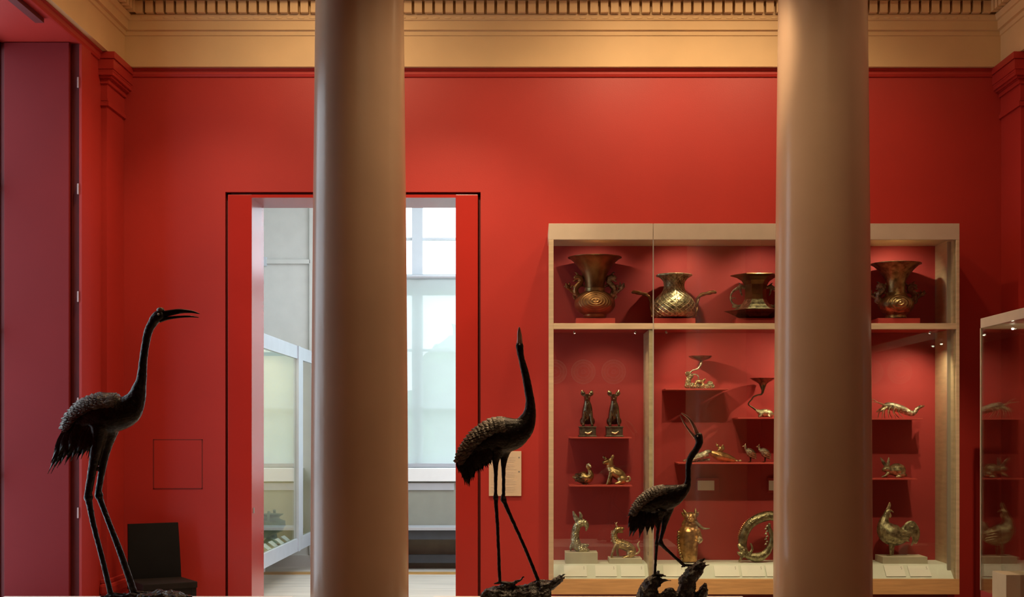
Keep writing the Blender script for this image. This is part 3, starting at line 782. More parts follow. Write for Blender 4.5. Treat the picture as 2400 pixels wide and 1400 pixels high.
def card(a, b, label):
    n = Vector((0, -(ZD - zb1), 0.12)).normalized()
    y0, z0 = CF + 0.038, zb1 + 0.003; y1, z1 = 9.64, ZD - 0.003
    x0 = X(a, 9.54); x1 = X(b, 9.54)
    d = Vector((0, y1 - y0, z1 - z0)); L = d.length; d.normalize(); nn = Vector((0, -d.z, d.y))
    c = Vector(((x0 + x1) / 2, (y0 + y1) / 2, (z0 + z1) / 2)) + nn * 0.004
    m = MB().obox(c, ((x1 - x0) / 2, 0, 0), d * (L / 2 - 0.012), nn * 0.0015)
    o = m.build('label_card', M['card'], None, smooth=False, loc=(c.x, c.y, c.z))
    tag(o, label, 'card', 'white label cards along the case floor')
    for q in (0.25, 0.6):
        MB().obox(c + Vector(((x1 - x0) * 0.38, 0, 0)) + d * (L * (0.36 - q * 0.35)) + nn * 0.0016, (0.003, 0, 0), d * 0.003, nn * 0.0006).build('printed_mark', M['ink'], o, smooth=False)
for a, b, l in ((1322, 1376, 'white label card in front of the bronze fish'), (1396, 1446, 'white label card between the fish and the horned beast'), (1456, 1512, 'white label card in front of the horned seated beast'),
                (1556, 1606, 'white label card at the foot of the partition behind the small crane'), (1676, 1734, 'white label card right of the fat dragon jar'), (1740, 1794, 'white label card under the coiled dragon'), (1798, 1850, 'white label card partly hidden by the right column'),
                (2078, 2124, 'left of the two white label cards under the rooster'), (2134, 2184, 'right of the two white label cards under the rooster')):
    card(a, b, l)
# small tilted labels on the case back
for (a, b, l) in ((1633, 1686, 'small red-framed label on the case back under the guinea fowl shelf'), (1800, 1852, 'small red-framed label on the case back, half hidden by the right column')):
    t = thing('framed_label', (X((a + b) / 2, 9.96), CB - 0.013, Z(1155, 9.96)), l, 'label', 'red-framed labels on the case back')
    box('frame', X(a, 9.94), X(b, 9.94), 9.94, CB - 0.012, Z(1155, 9.94), Z(1121, 9.94), M['red_case'], t, bevel=0.003)
    box('card', X(a + 2, 9.94), X(b - 12, 9.94), 9.936, 9.942, Z(1150, 9.94), Z(1127, 9.94), M['card'], t)

# ------------------------------------------------------------------ vases
def handle_beast(P, cx, y0, sgn, mat_, root, tall=1.0):
    """coiling dragon handle at the side of a vase"""
    m = MB()
    f = lambda dx, dy, r, d=0: (cx + sgn * dx, y0 + dy * tall, r * 1.15, d)
    m.tube(P.t([f(-6, 22, 3.5), f(4, 24, 5), f(13, 17, 6), f(15, 5, 6, -3), f(8, -4, 6, -4), f(2, -12, 6, -3), f(6, -20, 6.5, -4), f(14, -21, 5, -6), f(19, -18, 2.5, -7)]), n=9, k=3)
    m.tube(P.t([f(13, 16, 4), f(22, 14, 3, -2), f(28, 8, 3, -3), f(34, 2, 4.5, -4), f(38, -8, 1.5, -4)]), n=8, k=3)
    m.tube(P.t([f(30, 4, 4), f(35, 3, 2.6), f(43, -2, 1)]), n=6, k=2); m.tube(P.t([f(28, 6, 3.4), f(30, -3, 2.4), f(29, -11, 0.8)]), n=6, k=2); m.tube(P.t([f(8, -4, 3.6), f(-2, -2, 2.6), f(-10, 2, 1.6)]), n=6, k=2)
    m.tube(P.t([f(2, -20, 3.6), f(-4, -26, 2.6), f(-4, -32, 0.8)]), n=6, k=2); m.tube(P.t([f(9, -24, 3.6), f(12, -31, 2.2), f(18, -34, 0.8)]), n=6, k=2); m.tube(P.t([f(13, -16, 3, -5), f(18, -12, 2, -6), f(22, -13, 0.8, -6)]), n=6, k=2)
    m.tube(P.t([f(15, 14, 4), f(20, 24, 3), f(14, 31, 1.8)]), n=6, k=2); m.tube(P.t([f(16, 2, 3.4), f(23, -2, 2.4, -4), f(25, 4, 1.2, -5)]), n=6, k=2)
    for q in range(5): m.tube(P.t([f(17 - q * 3, 10 - q * 6, 2.6), f(22 - q * 3, 8 - q * 6, 0.6)]), n=5, k=1)
    m.fuse(0.0035, 1, bump=(0.0022, 170))
    m.build('handle', mat_, root)

def vase_profile(P, cx, prof, k=3):
    """prof bottom->top list of (r_px, py)"""
    P_ = catmull([(r * P.k, P.p(cx, y).z) for r, y in prof], k)
    return P_

def ripple(cz, amp, wl, rad):
    def f(a, z, r):
        da = (a + PI / 2 + PI) % (2 * PI) - PI
        d = math.hypot(da * 0.115, (z - cz) * 1.35)
        return amp * math.cos(2 * PI * d / wl) * (1 - smoothstep(rad * 0.7, rad, d))
    return f

P = PX(9.76)
def round_vase(cx, base_y, prof, mat_, label, hy, rip):
    o = P.p(cx, base_y)
    t = thing('bronze_vase', o, label, 'vase', 'bronze vases on the upper shelf')
    pr = vase_profile(P, cx, prof, 11)
    full = [(max(r - 0.004, 0.001), z) for r, z in reversed(pr[len(pr) // 2:])]
    MB().lathe((o.x, o.y, 0), pr + full, 280, disp=rip).build('body', mat_, t)
    rz = pr[-1]
    MB().lathe((o.x, o.y, rz[1] - 0.004), [(rz[0] - 0.003, 0), (rz[0] + 0.003, 0.001), (rz[0] + 0.003, 0.006), (rz[0] - 0.003, 0.007)], 64).build('rim', mat_, t)
    return t, o
v1, o1 = round_vase(1394, 746, [(25, 746), (27, 742), (28, 738), (36, 733), (46, 722), (47.5, 710), (43, 699), (33, 688), (23, 684), (22.5, 680), (23, 672), (24.5, 660), (29, 645), (35, 632), (44, 620), (54, 610), (62, 604)], M['brownbronze'],
    'large brown bronze vase with a wide trumpet mouth, leftmost on the upper shelf', 670, ripple(Z(709, 9.76), 0.0024, 0.0185, 0.120))
MB().lathe((o1.x, o1.y, Z(685, 9.76)), [(23 * P.k, 0), (24.5 * P.k, 0.003), (24.5 * P.k, 0.026), (23 * P.k, 0.03)], 48).build('collar', M['goldbronze'], v1)
handle_beast(P, 1424, 672, 1, M['greybronze'], v1); handle_beast(P, 1364, 672, -1, M['brownbronze'], v1)
v4, o4 = round_vase(2100, 746, [(25, 746), (24, 743), (24, 739), (33, 732), (40, 722), (41.5, 712), (37, 703), (28, 695), (23, 688), (22, 683), (21, 674), (23, 660), (27.5, 650), (34, 641), (42, 632), (51, 624), (58, 619)], M['goldbronze'],
    'gilt bronze vase with ringed belly, right of the column on the upper shelf', 670, ripple(Z(713, 9.76), 0.0028, 0.024, 0.10))
handle_beast(P, 2128, 688, 1, M['darkstat'], v4, 0.8); handle_beast(P, 2072, 688, -1, M['greybronze'], v4, 0.8)

# basket vase
o = P.p(1580, 746)
v2 = thing('basket_vase', o, 'pale brass vase cast as a woven basket with two long twisted handles', 'vase', 'bronze vases on the upper shelf')
prof = [(40, 745), (46, 738), (49.5, 728), (49.5, 718), (46, 708), (38, 697), (28, 687), (23, 677), (22, 667), (25, 658), (33, 650), (42, 645.5)]
pr = vase_profile(P, 1580, prof, 4)
full = [(max(r - 0.005, 0.001), z) for r, z in reversed(pr[20:])]
MB().lathe((o.x, o.y, 0), pr + full, 32, phase=PI / 32).build('body', M['greenbronze'], v2)
rz = pr[-1]
MB().lathe((o.x, o.y, rz[1] - 0.008), [(rz[0] - 0.006, 0), (rz[0] + 0.003, 0.002), (rz[0] + 0.004, 0.010), (rz[0] - 0.006, 0.014)], 8, phase=PI / 8).build('rim', M['brass'], v2, smooth=False)
m = MB(); NW = 20
for sgn in (-1, 1):
    for i in range(NW):
        pts = []
        for j, (r, z) in enumerate(pr[1:-1]):
            a = 2 * PI * i / NW + sgn * j * 0.075
            pts.append((o.x + (r + 0.001) * math.cos(a), o.y + (r + 0.001) * math.sin(a), z, 0.0027))
        m.tube(pts, n=5, k=1)
for i in range(4):
    a = -PI / 2 + i * PI / 2
    m.tube([(o.x + (r + 0.003) * math.cos(a), o.y + (r + 0.003) * math.sin(a), z, 0.0035) for r, z in pr], n=6, k=1)
for yy in (735, 741):
    r = [q for q in pr if abs(q[1] - P.p(0, yy).z) < 0.006][0][0]
    z = P.p(0, yy).z
    m.tube([(o.x + (r + 0.002) * math.cos(2 * PI * i / 32), o.y + (r + 0.002) * math.sin(2 * PI * i / 32), z, 0.0025) for i in range(33)], n=5, k=1)
m.build('woven_straps', M['brass'], v2)
for sgn in (-1, 1):
    f = lambda dx, y, r, d=0: (1580 + sgn * dx, y, r, d)
    m = MB()
    for ph in (0, PI):
        base = [(50, 742, 3), (52, 728, 3), (54, 712, 3), (56, 700, 3), (63, 692, 3.2), (74, 689, 3.4), (86, 686, 3.6), (94, 684.5, 3.4), (99, 685, 1.5)]
        cc = catmull(base, 4)
        pts = []
        for i, (dx, y, r) in enumerate(cc):
            an = i * 0.55 + ph
            pts.append(f(dx + 1.2 * math.cos(an), y + 1.2 * math.cos(an), r * 1.0, 2.4 * math.sin(an)))
        m.tube(P.t(pts), n=7, k=1)
    m.build('handle', M['brownbronze'], v2)

# square vase with skirt
o = P.p(1771, 746)
v3 = thing('skirted_vase', o, 'faceted brown bronze vase with a wide skirt and dragon loops, left of the column', 'vase', 'bronze vases on the upper shelf')
ph = PI / 6
sec = lambda pts: [(r * P.k, P.p(0, y).z) for r, y in pts]
MB().lathe((o.x, o.y, 0), sec([(38, 746), (50, 741), (62, 735), (75, 730.5), (70, 729)]), 6, phase=0).build('skirt', M['darkstat'], v3, smooth=False)
MB().lathe((o.x, o.y, 0), sec([(66, 729.5), (52, 727), (40, 720), (31, 711), (26, 703), (25, 702)]), 6, phase=0).build('shoulder', M['greenbronze'], v3, smooth=False)
MB().lathe((o.x, o.y, 0), sec([(26, 703), (25, 692), (25, 680), (27, 668), (33, 659), (44, 652), (60, 647.5), (58, 645.5), (40, 650), (24, 665), (10, 700)]), 6, phase=0).build('neck', M['brownbronze'], v3, smooth=False)
for sgn in (-1, 1):
    m = MB(); f = lambda dx, y, r, d=0: (1771 + sgn * dx, y, r, d)
    m.tube(P.t([f(24, 676, 3), f(34, 672, 5), f(42, 676, 4.5), f(52, 682, 3), f(58, 692, 2.4), f(58, 704, 2.4), f(52, 713, 3), f(42, 718, 3.4), f(34, 716, 3)]), n=8, k=4)
    m.tube(P.t([f(38, 674, 4), f(36, 667, 2.5), f(40, 663, 1)]), n=6, k=2); m.tube(P.t([f(36, 678, 3), f(34, 688, 2.5), f(31, 694, 1.5)]), n=6, k=2)
    m.tube(P.t([f(56, 700, 2), f(50, 698, 1.5), f(46, 702, 1)]), n=6, k=2); m.tube(P.t([f(50, 714, 3), f(54, 720, 2), f(46, 721, 1.5)]), n=6, k=2)
    m.fuse(0.0035, 1, bump=(0.001, 160)); m.build('handle', M['greybronze'], v3)
M['coil'] = mat('dark_olive_bronze', (0.27, 0.23, 0.13), 0.33, metal=0.85, var=0.5, scale=30, scales=0.12, sscale=120)
# ------------------------------------------------------------------ statuettes
def statuette(name, foot, label, Y, zbase, cat='statuette', group='bronze statuettes in the wide case'):
    """returns root and helper whose picture plane lies at depth Y; zbase is the support height"""
    Pq = PX(Y); o = Pq.p(*foot); o.z = zbase
    return thing(name, o, label, cat, group), Pq, zbase - Pq.p(*foot).z
class SB(MB):
    """mesh builder taking picture coordinates (px,py,r[,d])"""
    def __init__(s, P, dz=0.0): super().__init__(); s.P = P; s.dz = dz
    def pt(s, x, y, d=0):
        v = s.P.p(x, y, d); v.z += s.dz; return v
    def T(s, pts, n=9, k=3, kb=1.0):
        q = [(*s.pt(a[0], a[1], a[3] if len(a) > 3 else 0), a[2] * s.P.k) for a in pts]
        return s.tube(q, n=n, k=k, kb=kb)
    def E(s, x, y, d, rx, ry, rz):
        k = s.P.k; return s.ell(s.pt(x, y, d), (rx * k, ry * k, rz * k), 12, 8)
    def flat(s, z):
        for v in s.v:
            if v.z < z: v.z = z
        return s
YA = 9.83
# seated dogs on pedestals
def dog(dx, label):
    t, Pq, dz = statuette('seated_dog', (1377 + dx, 1025), label, YA, S['dogs'])
    b = SB(Pq, dz)
    b.T([(1377 + dx, 992, 11, 14), (1377 + dx, 982, 14, 10), (1377 + dx, 966, 13, 2), (1377 + dx, 952, 10.5, -2), (1376 + dx, 941, 7, -3), (1376 + dx, 932, 8, -4), (1376 + dx, 926, 6, -2)])
    b.T([(1375.5 + dx, 933, 6, -8), (1375.5 + dx, 937, 4.5, -14), (1375.5 + dx, 938, 3.4, -18)])
    for s in (-1, 1):
        b.T([(1377 + dx + 7 * s, 966, 5, -4), (1377 + dx + 9 * s, 982, 4, -9), (1377 + dx + 10 * s, 995, 3.6, -11), (1377 + dx + 10.5 * s, 998, 3.6, -15)])
        b.E(1377 + dx + 12 * s, 988, 8, 6, 10, 9)
        b.T([(1376 + dx + 6 * s, 928, 4, 0), (1376 + dx + 10 * s, 922, 6, 0), (1376 + dx + 12 * s, 914, 0.8, 1)], kb=0.5)
    bo = b.fuse(0.004, 2).build('dog', M['darkstat'], t)
    z1 = b.pt(0, 1000).z
    c = b.pt(1377 + dx, 1012)
    pd = MB().box(c.x - 19 * Pq.k, c.x + 19 * Pq.k, YA - 0.055, YA + 0.075, S['dogs'] + 0.008, z1).build('pedestal', M['pedestal'], t, smooth=False, bevel=0.003)
    MB().box(c.x - 21 * Pq.k, c.x + 21 * Pq.k, YA - 0.062, YA + 0.08, S['dogs'], S['dogs'] + 0.012).build('pedestal_foot', M['pedestal'], pd, smooth=False, bevel=0.003)
    MB().box(c.x - 20.5 * Pq.k, c.x + 20.5 * Pq.k, YA - 0.06, YA + 0.078, z1 - 0.010, z1).build('pedestal_cap', M['pedestal'], pd, smooth=False, bevel=0.002)
    q = SB(Pq, dz); q.T([(1370 + dx, 1014, 1.5, -18), (1378 + dx, 1017, 2.5, -19), (1386 + dx, 1012, 1.4, -18)]).build('relief_ornament', M['brass'], pd)
    for s in (-1, 1):
        SB(Pq, dz).E(1376 + dx + 4 * s, 931, -10, 1, 1, 1).build('eye', M['brass'], bo)
dog(0, 'bronze dog sitting on a square pedestal, left of the pair')
dog(62.5, 'bronze dog sitting on a square pedestal, right of the pair')
# duck
t, Pq, dz = statuette('duck', (1370, 1138), 'gold-brown bronze duck on the lower left shelf', YA, S['duck'])
b = SB(Pq, dz)
b.T([(1342, 1120, 2, 10), (1352, 1122, 9, 7), (1366, 1122, 15, 3), (1378, 1121, 14, -2), (1384, 1114, 8, -5), (1381, 1103, 4.6, -6), (1377, 1095, 5, -7), (1379, 1090, 4.6, -8)])
b.fuse(0.004, 2, bump=(0.0016, 120)); b.flat(S['duck']); bo = b.build('body', M['goldbronze'], t)
SB(Pq, dz).T([(1379, 1090, 3.6, -9), (1383, 1094, 2.6, -13), (1385, 1098, 1, -15)]).build('beak', M['brass'], bo)
m = MB()
for i in range(16):
    a = Pq.p(1356 + (i % 4) * 7, 1112 + (i // 4) * 5, -8 - (i // 4) * 2); a.z += dz
    m.feather(a, a + Vector((-0.03, 0.012, -0.006)), 0.008, (0, -1, 0.5), 0.05, 0.001, 3, False)
m.build('wing', M['darkstat'], t)
for s in (-1, 1):
    SB(Pq, dz).T([(1370 + 4 * s, 1134, 2, -6), (1371 + 4 * s, 1137, 2, -9), (1375 + 4 * s, 1137.5, 1.2, -14)]).build('foot', M['darkstat'], t)
# dog with curled tail
t, Pq, dz = statuette('curly_tailed_dog', (1443, 1138), 'gilt bronze dog with a collar and curled tail beside the duck', YA, S['duck'])
b = SB(Pq, dz)
b.T([(1465, 1126, 7), (1456, 1119, 13), (1445, 1111, 14), (1434, 1104, 11), (1429, 1094, 9), (1428, 1084, 10), (1426, 1077, 7)])
b.T([(1424, 1084, 7, -4), (1417, 1086, 5.5, -8), (1412, 1087, 4, -10)])
b.T([(1432, 1108, 6, -7), (1428, 1122, 4.5, -9), (1424, 1135, 4, -10), (1420, 1136, 3, -12)]); b.T([(1434, 1108, 6, 7), (1432, 1122, 4, 8), (1430, 1136, 3.6, 7)])
b.E(1457, 1126, -8, 11, 7, 11); b.E(1457, 1126, 8, 11, 7, 11); b.T([(1455, 1132, 5, -10), (1446, 1135, 4, -12), (1440, 1136, 3, -13)])
b.T([(1433, 1078, 4, -5), (1436, 1071, 4, -5), (1437, 1067, 1, -5)], kb=0.5); b.T([(1421, 1079, 4, 5), (1416, 1074, 4, 6), (1412, 1073, 1, 6)], kb=0.5)
b.fuse(0.004, 2); b.flat(S['duck']); bo = b.build('body', M['goldbronze'], t)
SB(Pq, dz).T([(1464, 1130, 3.5), (1471, 1131, 3.2), (1476, 1126, 3), (1474, 1120, 2.8), (1469, 1121, 2.2), (1470, 1126, 1.2)]).build('tail', M['brass'], t)
q = SB(Pq, dz); c = q.pt(1430, 1096)
MB().tube([(c.x + 0.030 * math.cos(a), c.y + 0.030 * math.sin(a), c.z + 0.008 * math.cos(a + 0.6), 0.004) for a in [2 * PI * i / 16 for i in range(17)]], n=6, k=1).build('collar', M['orangebronze'], t)
# fish
zb = Z(1296, YB)
t, Pq, dz = statuette('leaping_fish', (1357, 1292), 'scaly bronze fish standing on its head on a tall block', 9.77, zb)
b = SB(Pq, dz)
b.T([(1376, 1286, 5), (1364, 1285, 10), (1353, 1279, 12), (1348, 1264, 11), (1348, 1250, 10), (1351, 1236, 10), (1358, 1227, 9.5), (1368, 1224, 8.5), (1374, 1229, 7), (1375, 1237, 4), (1373, 1244, 1.5)])
b.T([(1356, 1286, 9, -6), (1372, 1289, 6, -4), (1381, 1287, 3)]); b.T([(1360, 1279, 7), (1374, 1278, 5), (1380, 1275, 2)])
b.fuse(0.004, 1, bump=(0.003, 110)); b.flat(zb); bo = b.build('body', M['scaled'], t)
for pts in ([(1354, 1222, 6, -3), (1348, 1210, 5, -3), (1343, 1197, 1.5, -3)], [(1359, 1219, 5, 3), (1362, 1208, 4, 3), (1358, 1199, 1.5, 3)]):
    SB(Pq, dz).T(pts, kb=0.4).build('tail_fin', M['greybronze'], t)
SB(Pq, dz).T([(1342, 1272, 4, -8), (1338, 1282, 4, -10), (1337, 1290, 1, -10)], kb=0.4).build('side_fin', M['greybronze'], t)
for s in (-1, 1): SB(Pq, dz).E(1364, 1278, 8 * s, 2.2, 2.2, 2.2).build('eye', M['brass'], bo)
# horned beast
zb = Z(1310, YB)
t, Pq, dz = statuette('horned_beast', (1462, 1306), 'gilt bronze horned beast sitting on a low block behind the small crane', 9.77, zb)
b = SB(Pq, dz)
b.T([(1486, 1297, 6), (1480, 1288, 11), (1468, 1279, 12), (1455, 1275, 11), (1444, 1268, 9.5), (1440, 1257, 7.5), (1441, 1248, 6.5), (1446, 1241, 7.5), (1453, 1239, 6), (1463, 1238, 3)])
b.T([(1446, 1244, 4.5), (1456, 1246, 3.4), (1461, 1247, 1.6)])
b.T([(1446, 1274, 6, -7), (1439, 1284, 4, -10), (1435, 1292, 3, -11), (1433, 1304, 2.8, -11), (1437, 1306, 2, -13)]); b.T([(1449, 1276, 5, 7), (1447, 1290, 3.4, 8), (1449, 1304, 2.8, 8)])
for s in (-1, 1):
    b.E(1478, 1297, 8 * s, 10, 6, 9); b.T([(1478, 1302, 4.5, 9 * s), (1466, 1305, 3.4, 10 * s), (1459, 1305, 2, 10 * s)])
b.fuse(0.0036, 1, bump=(0.0022, 150)); b.flat(zb); bo = b.build('body', M['goldbronze'], t)
for s in (-1, 1): SB(Pq, dz).T([(1447, 1236, 1.8, 3 * s), (1444, 1229, 1.4, 4 * s), (1441 + 6 * (s > 0), 1223, 0.5, 5 * s)]).build('horn', M['brass'], bo)
SB(Pq, dz).T([(1486, 1298, 3), (1493, 1297, 2.5), (1499, 1290, 2.2), (1496, 1281, 2.2), (1495, 1274, 2), (1499, 1268, 0.6)]).build('tail', M['brass'], t)
m = SB(Pq, dz)
for i in range(9): m.T([(1458 + i * 3.4, 1266 + i * 2.1, 2), (1460 + i * 3.4, 1262 + i * 2.2, 0.4)], n=5, k=1)
m.build('back_spines', M['brass'], t)
m = SB(Pq, dz)
for i in range(6): m.T([(1436 - (i % 2), 1244 + i * 4.5, 2.4), (1432 - (i % 2), 1245 + i * 4.5, 0.6)], n=5, k=1)
m.build('mane', M['brass'], t)
# lotus stand with turtle on rocks
t, Pq, dz = statuette('lotus_stand', (1640, 911), 'bronze lotus-leaf dish rising from rocks with a turtle, on the highest shelf', YA, S['lotus1'])
b = SB(Pq, dz)
for x_, y_, d_, r_ in ((1612, 903, 0, 8), (1622, 904, -6, 8), (1634, 905, -9, 7), (1648, 905, -6, 8), (1661, 904, -2, 8), (1669, 905, 0, 6), (1613, 893, 2, 7), (1616, 884, 3, 7), (1613, 875, 3, 7), (1620, 880, 2, 6), (1664, 898, 1, 7), (1640, 904, 6, 8), (1625, 904, 8, 8)):
    b.E(x_, y_, d_, r_, r_, r_ * 0.85)
b.fuse(0.004, 0, bump=(0.007, 170)); b.flat(S['lotus1']); b.build('rocks', M['greenbronze'], t)
b = SB(Pq, dz); b.E(1638, 894, -8, 11, 8, 6); b.T([(1646, 893, 3, -9), (1650, 889, 2.6, -10), (1652, 887, 1.8, -10)]); b.T([(1630, 897, 2.5, -13), (1626, 901, 2, -15)], k=1); b.T([(1646, 898, 2.5, -13), (1648, 902, 2, -15)], k=1)
b.fuse(0.003, 1); b.build('turtle', M['goldbronze'], t)
SB(Pq, dz).T([(1618, 872, 2, 3), (1624, 867, 2, 2), (1634, 864, 2.2, 1), (1640, 858, 2.6, 0), (1643, 850, 3.2, 0), (1643, 842, 4, 0)], n=8).build('stem', M['greybronze'], t)
SB(Pq, dz).T([(1620, 876, 1.5, 0), (1630, 877, 1.5, -3), (1636, 881, 1.5, -5), (1636, 888, 1.2, -6)], n=6).build('twig', M['greybronze'], t)
c = Pq.p(1642, 838); kk = Pq.k
MB().lathe((c.x, c.y, 0), [(r * kk, Pq.p(0, y).z + dz) for r, y in ((3, 846), (10, 843.5), (19, 840), (25, 836.5), (27.5, 833.5), (26, 834), (17, 837), (8, 840), (1, 841))], 32, disp=lambda a, z, r: 0.004 * math.sin(7 * a) * (r > 0.05)).build('dish', M['darkstat'], t)
# second lotus stand
t, Pq, dz = statuette('lotus_stand', (1788, 979), 'bronze lotus-leaf dish on a bent stem held by a crouching creature, beside the right column', YA, S['lotus2'])
b = SB(Pq, dz)
b.T([(1772, 961, 3, -2), (1780, 966, 7, -2), (1790, 968, 10), (1802, 969, 9), (1812, 974, 5)]); b.T([(1784, 970, 5, -6), (1780, 976, 3, -9), (1776, 977, 2, -10)]); b.T([(1804, 972, 5, -6), (1800, 977, 3, -9)], k=1); b.T([(1784, 970, 5, 6), (1780, 977, 3, 9)], k=1); b.T([(1804, 972, 5, 6), (1806, 977, 3, 9)], k=1)
b.fuse(0.0036, 1, bump=(0.003, 130)); b.flat(S['lotus2']); b.build('creature', M['greenbronze'], t)
SB(Pq, dz).T([(1772, 961, 2.4), (1762, 954, 1.8), (1755, 949, 1.7), (1755, 944, 1.7), (1762, 936, 1.7), (1766, 930, 1.8), (1776, 926, 2), (1785, 924, 2.2), (1787, 917, 2.6)], n=7).build('stem', M['darkstat'], t)
c = Pq.p(1788, 900)
MB().lathe((c.x, c.y, 0), [(r * kk, Pq.p(0, y).z + dz) for r, y in ((1.5, 922), (3, 917), (6, 908), (9, 900), (15, 895.5), (24, 891), (31.5, 886.5), (30, 887), (18, 892), (7, 898), (1, 905))], 32, disp=lambda a, z, r: 0.004 * math.sin(6 * a) * (r > 0.06)).build('dish', M['darkstat'], t)
# branch with gourd and squirrel
t, Pq, dz = statuette('gourd_group', (1680, 1085), 'bronze squirrel on an amber gourd with a leafy branch, on the guinea fowl shelf', YA, S['fowl'])
b = SB(Pq, dz); b.T([(1666, 1063, 6, -2), (1674, 1066, 9.5, -2), (1688, 1071, 12, -3), (1703, 1075, 10.5, -3), (1716, 1079, 7.5, -4), (1724, 1081, 4, -5)]); b.fuse(0.0036, 2); b.flat(S['fowl']); b.build('gourd', M['orangebronze'], t)
b = SB(Pq, dz); b.T([(1600, 1082, 2, 0), (1622, 1076, 5, 0), (1640, 1068, 5.5, 0), (1655, 1064, 5, 0), (1668, 1058, 2, 0)]); b.T([(1620, 1080, 4, -6), (1645, 1072, 4, -6), (1660, 1068, 3, -5)]); b.T([(1640, 1066, 3), (1655, 1058, 2), (1668, 1056, 0.8)]); b.T([(1610, 1083, 3, 4), (1640, 1080, 4, 4), (1665, 1079, 3, 3)])
b.fuse(0.004, 0, bump=(0.004, 120)); b.flat(S['fowl']); b.build('branch', M['greybronze'], t)
b = SB(Pq, dz); b.E(1688, 1054, 0, 6, 5, 7); b.E(1681, 1046, -2, 4, 3.6, 4); b.T([(1692, 1058, 3), (1696, 1052, 3), (1693, 1044, 2.4)]); b.T([(1684, 1056, 2.4, -3), (1680, 1062, 1.6, -4)], k=1); b.T([(1680, 1043, 1.6), (1678, 1039, 0.6)], k=1); b.T([(1686, 1060, 4, 0), (1688, 1068, 4, 0)], k=1)
b.fuse(0.003, 1); b.build('squirrel', M['goldbronze'], t)
for dx_ in (0, 8): SB(Pq, dz).E(1726 + dx_, 1081.5, -6, 4, 4, 3).build('berry', M['brass'], t)
# guinea fowls
def fowl(cx_, hx, hy, label, flip):
    t, Pq, dz = statuette('guinea_fowl', (cx_, 1085), label, YA, S['fowl'])
    b = SB(Pq, dz)
    b.T([(cx_ + 13, 1077, 2), (cx_ + 9, 1071, 7), (cx_ + 2, 1064, 10.5), (cx_ - 5, 1058, 8), (hx + 3, hy + 9, 3.6), (hx + 1, hy + 4, 3), (hx, hy, 3.6), (hx - 2, hy, 2.6)], kb=0.9)
    b.fuse(0.0032, 1, bump=(0.0018, 170)); bo = b.build('body', M['greybronze'], t)
    SB(Pq, dz).T([(hx - 2, hy, 2), (hx - 6, hy + 1, 0.6)], k=1).build('beak', M['brass'], bo)
    SB(Pq, dz).T([(hx, hy - 2, 1.4), (hx + 2, hy - 6, 0.5)], k=1).build('crest', M['brass'], bo)
    for s in (-1, 1):
        SB(Pq, dz).T([(cx_ + 1, 1071, 1.6, 3 * s), (cx_ + 1, 1083, 1.2, 4 * s), (cx_ - 4, 1084.3, 0.9, 4 * s)], n=6, k=2).build('leg', M['darkstat'], t)
    m = MB()
    for i in range(9):
        a = Pq.p(cx_ - 3 + (i % 3) * 5, 1058 + (i // 3) * 5 + (i % 3) * 2, -9); a.z += dz
        m.feather(a, a + Vector((0.022, 0.004, -0.016)), 0.006, (0, -1, 0.3), 0.05, 0.001, 3, False)
    m.build('wing', M['greenbronze'], t)
fowl(1758, 1746, 1047, 'upright bronze guinea fowl with raised head, left of the pair', False)
fowl(1792, 1778, 1048, 'bronze guinea fowl nearest the right column', True)
# fat dragon jar
t, Pq, dz = statuette('dragon_jar', (1616, 1322), 'fat amber bronze dragon with horned head and long whisker, behind the small crane', 9.78, ZD)
b = SB(Pq, dz)
b.T([(1616, 1320, 17), (1615, 1305, 20), (1613, 1285, 23), (1613, 1264, 25), (1615, 1248, 23), (1618, 1236, 15), (1619, 1226, 12), (1620, 1216, 11.5), (1620, 1208, 9)], n=16)
b.E(1618, 1216, -2, 15, 13, 13); b.E(1616, 1221, -15, 9, 10, 6.5); b.E(1616, 1233, -11, 8, 9, 4.5); b.E(1610, 1211, -10, 6, 6, 5); b.E(1626, 1210, -10, 6, 6, 5); b.E(1611, 1219, -23, 3, 3, 3); b.E(1621, 1219, -23, 3, 3, 3)
for s in (-1, 1):
    b.T([(1618 + 12 * s, 1215, 5, 0), (1618 + 17 * s, 1208, 4, 2), (1618 + 20 * s, 1203, 1.5, 2)], kb=0.5)
    b.T([(1618 + 12 * s, 1224, 5, -2), (1618 + 17 * s, 1232, 4, 0), (1618 + 18 * s, 1240, 1.5, 0)], kb=0.6)
    b.T([(1618 + 8 * s, 1230, 4, -8), (1618 + 13 * s, 1240, 3.5, -8), (1618 + 12 * s, 1248, 1.5, -10)])
b.T([(1632, 1245, 8, -8), (1638, 1258, 6, -12), (1638, 1272, 7, -12)])
b.fuse(0.0045, 2, bump=(0.0016, 60)); b.flat(ZD); bo = b.build('body', M['orangebronze'], t)
for (hx, hy, d_) in ((1607, 1212, -1), (1628, 1210, 1)):
    SB(Pq, dz).T([(hx + 3, hy - 3, 4, -3), (hx + d_ * 2, hy - 9, 3.2, -2), (hx + d_ * 4 - 2, hy - 15, 1, 0)]).build('horn', M['goldbronze'], bo)
    SB(Pq, dz).E(hx + 3 if d_ < 0 else hx - 2, hy + 1, -15, 3.2, 3.2, 3.2).build('eye', M['brass'], bo)
SB(Pq, dz).T([(1628, 1226, 4, -6), (1638, 1235, 4, -6), (1648, 1242, 3, -6), (1663, 1242, 0.8, -6)]).build('whisker', M['greybronze'], bo)
SB(Pq, dz).T([(1630, 1238, 4, -8), (1634, 1252, 3, -12), (1622, 1266, 1.6, -18), (1618, 1270, 1, -19)]).build('whisker', M['brass'], bo)
SB(Pq, dz).T([(1634, 1262, 5, -16), (1640, 1268, 6, -16), (1634, 1274, 4, -18)]).build('claw', M['brass'], t)
